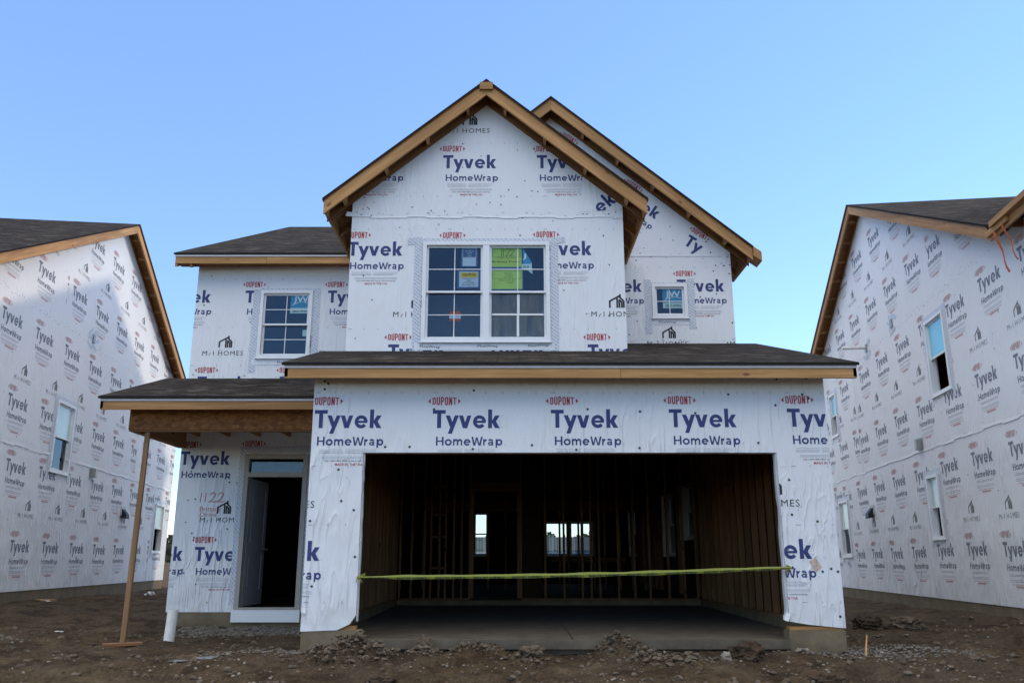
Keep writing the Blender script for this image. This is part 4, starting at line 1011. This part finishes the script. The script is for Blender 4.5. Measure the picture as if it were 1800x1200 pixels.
# ------------------------------------------------------------------ the two neighbours
def neighbour(label, P0, a, sg, rows, names, apex_s, wins, z0, eave_s, wing):
    """sg: +1 = the long side faces local +x, -1 = it faces local -x; s runs away from the street along local y"""
    h = thing('house', label, 'house', P0, -a)
    P = (lambda u, v, d=0.0: (d, u, v)) if sg > 0 else (lambda u, v, d=0.0: (-d, -u, v))
    S = 1 if sg > 0 else -1
    AZn, SLn, HALF = 8.98, .481, 6.82
    s0, s1 = apex_s - HALF + .3, apex_s + HALF - .3
    zt = lambda s: AZn - SLn * abs(s - apex_s) - .045
    pr = Prints(); lo, hi = (min(S * s0, S * s1), max(S * s0, S * s1)); w0 = wing if wing is not None else s0
    k0, k1 = int(min(S * w0, lo) / 1.42) - 2, int(hi / 1.42) + 2
    rn = random.Random(5)
    def courses(z): return (8.9, .52) if z < 2.9 else ((6.9, -.47) if z < 5.6 else (1.2, .31))     # where a roll ends, how far the next is offset
    for tm, lst_, dx_, dz_ in ((LOGO_S, rows, .41, .10), (NAME_S, names, .34, .13)):
        for z, ph in lst_:
            sl_, off = courses(z); tilt = rn.uniform(-.004, .004)
            for k in range(k0, k1 + 1):
                for far in (False, True):
                    x = ph + k * 1.42 - dx_ + (off if far else 0)
                    us = S * sl_; beyond = (us, 99) if (S > 0) == far else (-99, us)
                    pr.add(tm, x, z - dz_ + rn.uniform(-.015, .015) + tilt * x + (.035 if far else 0), rn.uniform(-.012, .012), 1.0, beyond)
    rr = random.Random(11)
    for _ in range(150): pr.p.append((GREY if rr.random() < .7 else GREEN, disc(rr.uniform(lo, hi), rr.uniform(z0, 8.5), .013, 6)))
    for z in (2.92, 5.55): pr.ticks(lo, hi, z + .1, .41); pr.seam(lo, hi, z, 4)
    e = [(lo, z0), (hi, z0), (hi, zt(S * hi)), (S * apex_s, zt(apex_s)), (lo, zt(S * lo))]
    pieces = [e]; holes = []
    for wn in wins: holes.append((min(S * wn[0], S * wn[1]), wn[2], max(S * wn[0], S * wn[1]), wn[3]))
    if wing is not None:
        pieces.append(rect(hi + .001, z0, S * wing, 5.60) if S * wing > hi else rect(S * wing, z0, lo - .001, 5.60))
    ww = wall('wall', P, pieces, holes, pr, h, .14, INKS_F)
    for hh, wn in zip(holes, wins):
        window(P, h, *hh, None, True, wn[4], wn[5], tapes=dict(l=(hh[1] - .16, hh[3] + .1), r=(hh[1] - .16, hh[3] + .1), top=.09))
    mb = MB(); rs = random.Random(2); u = lo                      # folded lap between the two courses of wrap
    while u < hi:
        u2_ = min(hi, u + rs.uniform(.25, .6)); za = 2.92 + rs.uniform(-.02, .02); th = rs.uniform(.005, .014)
        inh = any(q[0] - .12 < (u + u2_) / 2 < q[2] + .12 and q[1] < 2.92 < q[3] for q in holes)
        if inh and mb.f: mb.build('wrap_fold', 'wrap', ww); mb = MB()
        if not inh: mb.hexa([P(u, za - .02, .003), P(u2_, za - .02, .003), P(u2_, za - .02, th), P(u, za - .02, th), P(u, za + .03, .003), P(u2_, za + .03, .003), P(u2_, za + .03, .004), P(u, za + .03, .004)])
        u = u2_
    mb.build('wrap_fold', 'wrap', ww)
    for (sv, za, zb) in ((8.9, z0, 2.9), (6.9, 2.95, 5.5)):
        if any(q[0] < S * sv < q[2] for q in holes): sv -= .5
        mb = MB(); mb.pbox(P, S * sv - .03, S * sv + .03, za + .02, zb, .0032, .005); mb.build('seam_tape', 'tape', ww)
    xa, xb = (-9.6, -.14) if sg > 0 else (.14, 9.6)
    E_ = Prints()
    fs = s0 if wing is None else wing
    pf = Prints()
    for z in (1.1, 2.5, 3.7, 5.1):
        for k in range(7): pf.add(LOGO_S, xa + .3 + 1.42 * k, z)
    wall('wall', lambda u, v, d=0.0: (u, fs - d, v), [rect(xa, z0, xb, 5.6)], [], pf, h, .14, INKS_F)
    wall('wall', lambda u, v, d=0.0: (-u, s1 + d, v), [rect(-xb, z0, -xa, zt(s1))], [], E_, h, .14, INKS_F)
    xf = xa if sg > 0 else xb
    Pq = (lambda u, v, d=0.0: (xf - d, -u, v)) if sg > 0 else (lambda u, v, d=0.0: (xf + d, u, v))
    q = [(s0 + .14, z0), (s1 - .14, z0), (s1 - .14, zt(s1)), (apex_s, zt(apex_s)), (s0 + .14, zt(s0))]
    if sg > 0: q = [(-s_, z_) for s_, z_ in reversed(q)]
    wall('wall', Pq, [q], [], E_, h, .14, INKS_F)
    mb = MB(); i_ = .014
    mb.box(*((-9.6 + i_, -i_) if sg > 0 else (i_, 9.6 - i_)), fs + i_, s1 - i_, -.7, z0 - .001); mb.build('foundation', 'concrete', h)
    xo = .33 if sg > 0 else -.33; xi = -9.9 if sg > 0 else 9.9
    es0, es1 = apex_s - HALF - .02, apex_s + HALF + .02; ze = AZn - SLn * (HALF + .02)
    g = MB(); A, B = (xi, xo) if sg > 0 else (xo, xi)
    roof_plane(g, (A, es0, ze), (B, es0, ze), (B, apex_s, AZn), (A, apex_s, AZn))
    roof_plane(g, (B, es1, ze), (A, es1, ze), (A, apex_s, AZn), (B, apex_s, AZn))
    r = g.build('roof', ROOFM, h)
    rake(P, (S * (apex_s - HALF), AZn - SLn * HALF), (S * apex_s, AZn), r, .30, h=.20, rung=.05)
    rake(P, (S * (apex_s + HALF), AZn - SLn * HALF), (S * apex_s, AZn), r, .30, h=.20, rung=.05)
    mb = MB(); mb.box(*sorted((xi, xo - (.03 if sg > 0 else -.03))), es1 - .06, es1 - .02, ze - .2, ze - .05); mb.build('fascia', 'wood', r)
    if wing is None:
        mb = MB(); mb.box(*sorted((xi, xo - (.03 if sg > 0 else -.03))), es0 + .02, es0 + .06, ze - .2, ze - .05); mb.build('fascia', 'wood', r)
    return h, P, S, r
LW = [(1.43, 2.40, 2.61, 4.06, 'mint', 'glass'), (9.08, 9.98, 1.10, 2.46, 'mint', None)]
lh, PLn, _, _ = neighbour('wrapped house whose gable side is sunlit above a slanted shadow, with plain eaves', LP, LA, 1,
    [(1.13, .62), (2.55, 0), (3.67, -.30), (5.09, .43), (6.34, .13), (7.76, .80)], [(1.78, .70), (4.20, -.26), (6.96, .20)], 4.10, LW, .33, 0, None)
RW = [(.80, 1.74, 3.79, 5.22, 'film', None), (2.0, 2.62, 1.26, 2.43, 'mint', None), (8.72, 9.42, 4.10, 5.26, 'film', None), (8.52, 9.43, .97, 2.40, 'mint', 'glass')]
rh, PRn, _, rroof = neighbour('wrapped house in full shade with orange straps hanging from its eave', RP, RA, -1,
    [(1.04, -.68), (2.49, 0), (3.68, -.85), (5.13, -.25), (6.46, -.92), (7.85, -.2)], [(1.63, -.73), (4.33, .46), (7.06, -.90)], 4.78, RW, .20, 0, -6.8)
# fittings on the neighbours' walls
def hood(h, P, u, z):
    mb = MB(); mb.pbox(P, u - .16, u + .16, z - .04, z + .18, .003, .025); mb.build('vent_plate', 'drip', h)
    mb = MB(); mb.hexa([P(u - .12, z - .1, .026), P(u + .12, z - .1, .026), P(u + .12, z - .13, .15), P(u - .12, z - .13, .15), P(u - .12, z + .12, .026), P(u + .12, z + .12, .026), P(u + .11, z - .02, .14), P(u - .11, z - .02, .14)]); mb.build('vent_hood', 'plastic_bk', h)
def box(h, P, u, z):
    mb = MB(); mb.pbox(P, u - .13, u + .13, z - .13, z + .13, .003, .012); mb.pbox(P, u - .07, u + .07, z - .10, z + .10, .013, .10); mb.build('junction_box', 'steel', h)
    mb = MB(); mb.pbox(P, u - .05, u + .05, z - .08, z + .08, .101, .112); mb.build('cover', 'drip', h)
def tapepatch(h, P, u, z, seed):
    rn = random.Random(seed); mb = MB()
    for _ in range(7):
        a, b, L, W_, r = u + rn.uniform(-.2, .2), z + rn.uniform(-.18, .18), rn.uniform(.16, .34), rn.uniform(.05, .1), rn.uniform(-.7, .9)
        c, s = math.cos(r) * L / 2, math.sin(r) * L / 2; d = .0035 + _ * .0006
        mb.face([P(a - c + s * W_ / L, b - s - c * W_ / L, d), P(a + c + s * W_ / L, b + s - c * W_ / L, d), P(a + c - s * W_ / L, b + s + c * W_ / L, d), P(a - c - s * W_ / L, b - s + c * W_ / L, d)])
    mb.build('tape_patch', 'hatch', h)
    mb = MB(); mb.pbox(P, u - .05, u + .06, z - .08, z + .10, .009, .03); mb.build('stub', 'steel', h)
hood(lh, PLn, 6.25, 2.02); box(lh, PLn, 3.80, 2.80); tapepatch(lh, PLn, 2.9, 5.70, 3)
hood(rh, PRn, -6.4, 1.95); box(rh, PRn, -2.7, 3.05); tapepatch(rh, PRn, -3.58, 5.72, 4); tapepatch(rh, PRn, -5.53, 5.66, 5)
mb = MB(); mb.tube([PRn(-5.53, 5.69, .0), PRn(-5.53, 5.69, .55)], .04, 14); mb.build('vent_pipe', 'pvc', rh)
# the right-hand house's front wing: roof, level eave with loose lumber on it
wg_ = MB(); zw = 5.66
roof_plane(wg_, (-.33, -2.08, zw), (-.33, -7.1, zw), (2.9, -7.1, zw + 2.65), (2.9, 3.3, zw + 2.65))
roof_plane(wg_, (6.13, -7.1, zw), (6.13, -2.08, zw), (2.9, 3.3, zw + 2.65), (2.9, -7.1, zw + 2.65))
wr_ = wg_.build('wing_roof', ROOFM, rh)
mb = MB(); mb.box(-.30, -.26, -7.1, -2.06, zw - .235, zw - .055); mb.build('fascia', 'wood', wr_)
mb = MB(); mb.box(-.32, -.03, -7.05, -2.1, zw - .052, zw - .04); mb.build('soffit_board', 'osb_d', wr_)
for k in range(5):
    mb = MB(); yk = -2.5 - k * .61; mb.box(-.255, -.004, yk, yk + .038, zw - .19, zw - .06); mb.build('rafter_tail', 'deckw', wr_)
for x0, y0, y1, zz in ((-.345, -2.75, -2.08, zw - .19), (-.385, -3.6, -2.30, zw - .115)):
    mb = MB(); mb.box(x0, x0 + .04, y0, y1, zz, zz + .085); mb.build('loose_board', 'wood', wr_)
# wing's front gable
mb = MB()
mb.face([(.0, -6.8, 5.6), (5.8, -6.8, 5.6), (2.9, -6.8, 8.2)]); mb.build('wall', 'wrap', rh)
# ------------------------------------------------------------------ loose things
# caution tape across the garage
x0, z0 = at(627, 1014, 10.14); x1, z1 = at(1392, 997, 10.14)
N = 90; pts = []
def tp(t):
    x = x0 + (x1 - x0) * t; z = z0 + (z1 - z0) * t - .028 * math.sin(math.pi * t)
    wdt = .030 * (.82 + .3 * noise.noise((t * 14, 3, 3))) * min(1, .35 + 5 * t, .30 + 9 * (1 - t)); tw = .35 * math.sin(t * 5) * .3
    return x, z, wdt, tw
mb = MB(); prev = None
for i in range(N + 1):
    x, z, wd, tw = tp(i / N); dy = .012 * math.sin(i * .35)
    ring = [(x, 10.135 + dy - .006 * tw, z - wd), (x, 10.129 + dy, z), (x, 10.137 + dy, z + wd * .95), (x, 10.1375 + dy, z)]
    if prev:
        for k in range(4): mb.face([prev[k], prev[(k + 1) % 4], ring[(k + 1) % 4], ring[k]])
    prev = ring
# knotted ends
for (xx, zz, sg) in ((x0, z0, -1), (x1, z1, 1)):
    for q in range(3):
        a = rad(-100 + 60 * q) if sg < 0 else rad(160 + 30 * q); L = .06 + .02 * q
        c, s = math.cos(a) * L, math.sin(a) * L
        mb.hexa([(xx, 10.18, zz - .012), (xx + c, 10.17, zz + s - .012), (xx + c, 10.173, zz + s - .012), (xx, 10.183, zz - .012), (xx, 10.18, zz + .012), (xx + c, 10.165, zz + s + .016), (xx + c, 10.168, zz + s + .016), (xx, 10.183, zz + .012)])
tape = mb.build('caution_tape', 'yellow')
tag(tape, 'yellow-green caution tape strung across the open garage doorway', 'tape')
mb = MB(); pitch = .443; words = shift(letters('• CUIDADO CAUTION', .036, .38, .04, 1.04, 1))
k = -1
while k * pitch < x1 - x0:
    for p in words:
        q = [(-a + .38 + .02 + k * pitch, -b - .001) for a, b in p]
        if min(a for a, b in q) < .12 or max(a for a, b in q) > x1 - x0 - .05: continue
        out = []
        for a, b in q:
            t = a / (x1 - x0); X, Z, wd, tw = tp(t); dy = .012 * math.sin(t * N * .35); out.append((X, 10.127 + dy - .006 * tw + .006 * min(1, -b / .036), Z + b * wd / .036))
        mb.face(out)
    k += 1
mb.build('lettering', 'dark_ink', tape)

# temporary post under the porch beam and the board it stands on
zg_ = ground_z(-5.17, 11.9)
mb = MB(); b0 = Vector((-5.17, 11.90, zg_ + .055)); b1 = Vector((-5.245, 12.15, 2.668))
mb.hexa([b0 + Vector((-.035, -.02, 0)), b0 + Vector((.035, -.02, 0)), b0 + Vector((.035, .025, 0)), b0 + Vector((-.035, .025, 0)), b1 + Vector((-.033, -.02, 0)), b1 + Vector((.033, -.02, 0)), b1 + Vector((.033, .02, 0)), b1 + Vector((-.033, .02, 0))])
tag(rest(mb.build('prop_post', 'post')), 'slim leaning lumber post propping up the porch beam', 'post')
mb = MB(); c, s = math.cos(.5), math.sin(.5); q = [(-.24, -.09), (.24, -.09), (.24, .09), (-.24, .09)]
q = [(a * c - b * s - 5.17, a * s + b * c + 11.90) for a, b in q]; za = zg_ + .012
mb.hexa([(a, b, za) for a, b in q] + [(a, b, za + .034) for a, b in q])
tag(rest(mb.build('wood_pad', 'ledger')), 'short board lying on the soil under the leaning post', 'board')
# white pipe
zpp = ground_z(-4.66, 12.2) - .05; mb = MB(); prof = []
for k in range(25): pass
mb.tube([(-4.68, 12.2, zpp), (-4.655, 12.2, .225)], .070, 24, cap=False); mb.tube([(-4.655, 12.2, .225), (-4.68, 12.2, zpp)], .063, 24, cap=False)
n = 24
for k in range(n):
    a, b = 2 * math.pi * k / n, 2 * math.pi * (k + 1) / n
    mb.face([(-4.655 + .070 * math.cos(a), 12.2 + .070 * math.sin(a), .225), (-4.655 + .070 * math.cos(b), 12.2 + .070 * math.sin(b), .225), (-4.655 + .063 * math.cos(b), 12.2 + .063 * math.sin(b), .225), (-4.655 + .063 * math.cos(a), 12.2 + .063 * math.sin(a), .225)])
tag(rest(mb.build('standpipe', 'pvc', None, True)), 'stubby white plastic pipe standing out of the gravel by the porch corner', 'pipe')

# things lying about
def slab_on(name, mat, u, v, zg0, L, W_, T, rot, label, cat, tilt=0.0):
    x, y = gpt(u, v, zg0); z = ground_z(x, y); c, s = math.cos(rot), math.sin(rot); mb = MB()
    q = [(-L / 2, -W_ / 2), (L / 2, -W_ / 2), (L / 2, W_ / 2), (-L / 2, W_ / 2)]
    q = [(a * c - b * s + x, a * s + b * c + y, z + .01 + tilt * a) for a, b in q]
    mb.hexa(q + [(a, b, cc + T) for a, b, cc in q]); o = rest(mb.build(name, mat)); tag(o, label, cat); return o
slab_on('wooden_board', 'wood', 43, 1062, .05, 1.0, .5, .06, .12, 'flat wooden board lying on the soil beside the sunlit house', 'board', .01)
def crumple(name, mat, u, v, zg0, size, seed, label, cat, flat=.5):
    x, y = gpt(u, v, zg0); z = ground_z(x, y); rn = random.Random(seed); mb = MB(); n = 5; g = {}
    for i in range(n + 1):
        for j in range(n + 1): g[i, j] = (x + (i / n - .5) * size * 1.5 + rn.uniform(-.04, .04) * size, y + (j / n - .5) * size * .8 + rn.uniform(-.04, .04) * size, z + .012 + rn.uniform(0, flat) * size * (1 if 0 < i < n else .4))
    for i in range(n):
        for j in range(n): mb.face([g[i, j], g[i + 1, j], g[i + 1, j + 1], g[i, j + 1]])
    lo = [tuple(Vector(p) - Vector((0, 0, .003))) for p in mb.v]
    for fc in list(mb.f): mb.face([lo[k] for k in reversed(fc)])
    o = rest(mb.build(name, mat)); tag(o, label, cat); return o
crumple('paper_scrap', 'scrap', 263, 1051, .03, .16, 1, 'crumpled white scrap standing up between the post and the wrapped corner', 'scrap', .7)
crumple('paper_scrap', 'scrap', 75, 1066, .02, .15, 2, 'thin pale scrap lying just in front of the flat wooden board', 'scrap', .12)
crumple('paper_scrap', 'scrap', 104, 1098, -.02, .09, 3, 'tiny white scrap on bare soil nearest the picture\'s lower left', 'scrap', .1)
crumple('paper_scrap', 'pebble', 1412, 1152, -.13, .10, 4, 'crumpled pale scrap at the foot of the right garage pier', 'scrap', .5)
# stick by the right pier
x, y = gpt(1522, 1148, -.1); z = ground_z(x, y); mb = MB(); mb.tube([(x, y, z + .005), (x + .05, y + .1, z + .09), (x + .13, y + .25, z + .20)], [.012, .010, .008], 8)
tag(rest(mb.build('wooden_stake', 'wood')), 'thin broken stake sticking up from the dirt right of the garage', 'stake')
# stake far back between the houses
mb = MB(); zz = ground_z(-7.85, 20.3); mb.box(-7.89, -7.80, 20.26, 20.35, zz - .1, zz + 1.05); tag(rest(mb.build('lumber_post', 'wood')), 'upright lumber post far back in the gap between two houses', 'post')
# straps on the right eave
def strap(s, dz, lean, name_l, wdt):
    mb = MB(); n = 8; P = PRn; prev = None
    for i in range(n + 1):
        t = i / n; u = -s + lean * t + .02 * math.sin(t * 6); z = 5.47 - dz * t; d = .35 - .06 * t + .012 * math.sin(t * 9)
        w2 = wdt * (1 + .3 * math.sin(t * 7)); ring = [P(u - w2, z, d), P(u + w2, z, d), P(u + w2, z, d + .005), P(u - w2, z, d + .005)]
        if prev:
            for k in range(4): mb.face([prev[k], prev[(k + 1) % 4], ring[(k + 1) % 4], ring[k]])
        prev = ring
    o = mb.build('strap', 'orange'); me = o.data; me.transform(Matrix.Translation(RP) @ Matrix.Rotation(-RA, 4, 'Z')); rest(o); tag(o, name_l, 'strap')
strap(-2.35, .68, .18, 'longer orange strap dangling from the right-hand eave', .022)
strap(-2.62, .60, .20, 'thinner reddish strap dangling behind the longer one', .014)

# ------------------------------------------------------------------ clods, rubble, gravel
ico_v = []; t_ = (1 + 5 ** .5) / 2
for a, b in ((-1, t_), (1, t_), (-1, -t_), (1, -t_)): ico_v += [(a, b, 0), (0, a, b), (b, 0, a)]
import itertools
IV = [Vector(v).normalized() for v in ico_v]
el = min((IV[0] - q).length for q in IV[1:]); IF = []
for a, b, c in itertools.combinations(range(12), 3):
    if all(abs((IV[i] - IV[j]).length - el) < .01 for i, j in ((a, b), (b, c), (a, c))):
        n_ = (IV[b] - IV[a]).cross(IV[c] - IV[a]); IF.append((a, b, c) if n_.dot(IV[a]) > 0 else (a, c, b))
def scatter(name, mat, spots_, seed, label, cat=None):
    """spots_: (x, y, z, r): many little broken stones in one mesh"""
    rn = random.Random(seed); vs = []; fs = []
    for x, y, z, r in spots_:
        b = len(vs); sx, sy, sz = rn.uniform(.7, 1.3), rn.uniform(.7, 1.3), rn.uniform(.5, .9); a = rn.uniform(0, 6.3); c, s = math.cos(a), math.sin(a)
        for v in IV:
            k = r * rn.uniform(.7, 1.2); px, py = v.x * sx, v.y * sy
            vs.append((x + (px * c - py * s) * k, y + (px * s + py * c) * k, z + v.z * sz * k))
        fs += [(b + i, b + j, b + k2) for i, j, k2 in IF]
    me = D.meshes.new(name); me.from_pydata(vs, [], fs); me.materials.append(M[mat]); o = D.objects.new(name, me); COL.objects.link(o)
    o['kind'] = 'stuff'; o['label'] = label; o['category'] = cat or name; return o
rn = random.Random(3); sp = []
def many(lst):
    zs_ = base_z([p[0] for p in lst], [p[1] for p in lst]); return [(x, y, float(z) + rough_z(x, y) + r * .25, r) for (x, y, r), z in zip(lst, zs_)]
lst = []
for (mx, my, r, h), cnt in zip(MND[:9], (420, 360, 190, 230, 120, 420, 170, 170, 60)):
    for _ in range(cnt): lst.append((rn.gauss(mx, r * .55), rn.gauss(my, r * .38), .010 + .032 * rn.random() ** 3))
lst = [p for p in lst if p[1] < 10.17]
scatter('rubble', 'clay', many(lst), 1, 'crumbled grey-brown clay heaped along the front of the garage slab', 'rubble')
lst = []
for _ in range(6500):
    x = rn.uniform(-5.0, -2.45); y = 12.75 + 1.25 * rn.random() ** .8 + .25 * noise.noise((x * 2, 0, 0)); lst.append((x, y, .008 + .013 * rn.random()))
for _ in range(900): x = rn.gauss(-2.6, .45); y = rn.gauss(10.35, .28); lst.append((x, y, .008 + .014 * rn.random()))
for _ in range(800): x = rn.gauss(4.2, .5); y = rn.gauss(10.1, .25); lst.append((x, y, .007 + .014 * rn.random()))
for _ in range(500): x = rn.gauss(-7.2, .4); y = rn.gauss(11.6, .18); lst.append((x, y, .007 + .012 * rn.random()))
lst = [p for p in lst if not inside(p[0], p[1]) and not (-2.42 < p[0] < 3.82 and p[1] > 10.18)]
scatter('gravel', 'gravel', many(lst), 2, 'grey crushed stone spread under the front door and by the garage corners', 'gravel')
lst = []
for _ in range(2600):
    x = rn.uniform(-7.5, 7.5); y = rn.uniform(7.9, 10.1) if rn.random() < .8 else rn.uniform(10.1, 12.8)
    if noise.noise((x * .8, y * 2.2, 5)) + .5 * noise.noise((x * 2.5, y * 5, 1)) < -.02: continue
    lst.append((x, y, .005 + .017 * rn.random() ** 3))
lst = [p for p in lst if not inside(p[0], p[1]) and not (-2.42 < p[0] < 3.82 and p[1] > 10.15)]
scatter('pebbles', 'pebble', many(lst), 4, 'pale pebbles strewn over the bare soil in front of the houses', 'pebbles')
lst = []
for _ in range(7000):
    x = rn.uniform(-8, 8); y = 7.9 + 5.6 * rn.random() ** 1.5
    if noise.noise((x * 1.1, y * 1.6, 8)) < -.1 and rn.random() < .8: continue
    lst.append((x, y, .005 + .045 * rn.random() ** 6))
lst = [p for p in lst if not inside(p[0], p[1]) and not (-2.42 < p[0] < 3.82 and p[1] > 10.15)]
scatter('soil_crumbs', 'clay', many(lst), 6, 'brown crumbs of soil scattered across the ground', 'soil')
def clod(u, v, zg0, size, mat, seed, label):
    x, y = gpt(u, v, zg0); z = ground_z(x, y); me = D.meshes.new('dirt_clod'); import bmesh
    bm = bmesh.new(); bmesh.ops.create_icosphere(bm, subdivisions=4, radius=1)
    for vv in bm.verts:
        p = vv.co.copy(); q = p * 1.7 + Vector((seed * 3.1, 0, 0))
        k = 1 + .34 * noise.noise(q) + .20 * noise.noise(q * 2.6) + .14 * noise.noise(q * 6) + .08 * noise.noise(q * 13)
        vv.co = Vector((p.x * size[0], p.y * size[1], p.z * size[2])) * k
    bm.to_mesh(me); bm.free(); me.materials.append(M[mat]); o = D.objects.new('dirt_clod', me); COL.objects.link(o)
    o.location = (x, y, z + size[2] * .45); tag(o, label, 'dirt clod', 'clods lying in front of the garage'); return o
clod(1312, 1156, -.14, (.20, .13, .12), 'clod_d', 1, 'large dark brown clod in front of the slab near the right pier')
clod(1277, 1162, -.14, (.055, .05, .06), 'pebble', 2, 'small pinkish lump against the large dark clod')
clod(1530, 1112, -.08, (.22, .20, .13), 'clod_d', 3, 'rounded earth mound right of the garage, beside the broken stake')
clod(1592, 1112, -.08, (.26, .2, .11), 'clay', 4, 'paler earth mound farthest right of the garage')
clod(745, 1150, -.14, (.10, .08, .10), 'clay', 5, 'upright pale clod midway along the left half of the slab')
clod(868, 1146, -.14, (.11, .08, .09), 'clod_d', 6, 'dark clod against the slab below the bright back window')
clod(935, 1158, -.15, (.13, .09, .06), 'clay', 7, 'flat tan clod in front of the middle of the slab')
clod(1455, 1190, -.2, (.16, .12, .09), 'clod_d', 8, 'dark clod at the bottom edge below the right pier')
clod(668, 1192, -.2, (.13, .1, .07), 'clod_d', 9, 'dark clod at the bottom edge below the left pier')
clod(1085, 1137, -.1, (.16, .11, .10), 'clay', 10, 'grey clod on top of the tallest rubble heap by the slab')
# puddles
for (u, v, L, W_) in ((378, 1166, .42, .09), (312, 1170, .2, .06)):
    x, y = gpt(u, v, -.23); mb = MB(); n = 28; pts = []
    zz = max(ground_z(x, y), -9) + .012
    for k in range(n):
        a = 2 * math.pi * k / n; r = 1 + .3 * noise.noise((math.cos(a) * 1.4, math.sin(a) * 1.4, u)); pts.append((x + L / 2 * r * math.cos(a), y + W_ * 1.6 * r * math.sin(a), zz))
    mb.face(pts); o = mb.build('puddle', 'water'); o['kind'] = 'structure'

# ------------------------------------------------------------------ far away, seen through the open framing
def far_house(x, y, w_, d_, hz, rh_, wm, label):
    z = ground_z(x, y) - .3; t = thing('house', label, 'house', (x, y, z)); mb = MB()
    mb.box(-w_ / 2, w_ / 2, 0, d_, 0, hz); mb.build('wall', wm, t)
    mb = MB(); mb.hexa([(-w_ / 2 - .4, -.4, hz + .01), (w_ / 2 + .4, -.4, hz + .01), (w_ / 2 + .4, d_ + .4, hz + .01), (-w_ / 2 - .4, d_ + .4, hz + .01), (-w_ / 2 - .4, d_ / 2 - .1, hz + rh_), (w_ / 2 + .4, d_ / 2 - .1, hz + rh_), (w_ / 2 + .4, d_ / 2 + .1, hz + rh_), (-w_ / 2 - .4, d_ / 2 + .1, hz + rh_)])
    mb.build('roof', 'far_roof', t)
    for k in (-.3, .0, .3):
        mb = MB(); mb.box(k * w_ - .5, k * w_ + .5, -.06, -.004, .9, 2.2); f = mb.build('window', 'vinyl', t)
        mb = MB(); mb.box(k * w_ - .42, k * w_ + .42, -.075, -.0605, .98, 2.12); mb.build('pane', 'plastic_bk', f)
far_house(-8.5, 140, 9, 8, 2.9, 2.3, 'far_wall2', 'distant low house seen through the single back window')
far_house(9.5, 140, 8, 8, 3.0, 2.2, 'far_wall', 'distant dark blue house seen through the wide back window')
rn = random.Random(9); vs = []; fs = []
for _ in range(420):
    x = rn.uniform(-140, 140); y = rn.uniform(205, 235); hgt = rn.uniform(4, 7.5); rr_ = rn.uniform(1.5, 3.5)
    for _k in range(34):
        c = Vector((x + rn.gauss(0, rr_ * .6), y + rn.gauss(0, 1), hgt * rn.uniform(.15, 1.0))); a = Vector((rn.gauss(0, 1), rn.gauss(0, .3), rn.gauss(0, 1))).normalized() * rn.uniform(.4, .9); b2 = Vector((-a.z, rn.gauss(0, .2), a.x))
        i = len(vs); vs += [tuple(c - a), tuple(c + b2), tuple(c + a), tuple(c - b2 * .6)]; fs.append((i, i + 1, i + 2, i + 3))
me = D.meshes.new('treeline'); me.from_pydata(vs, [], fs); me.materials.append(M['leaf']); o = D.objects.new('treeline', me); COL.objects.link(o)
o['kind'] = 'stuff'; o['label'] = 'far bare treeline along the horizon'; o['category'] = 'treeline'
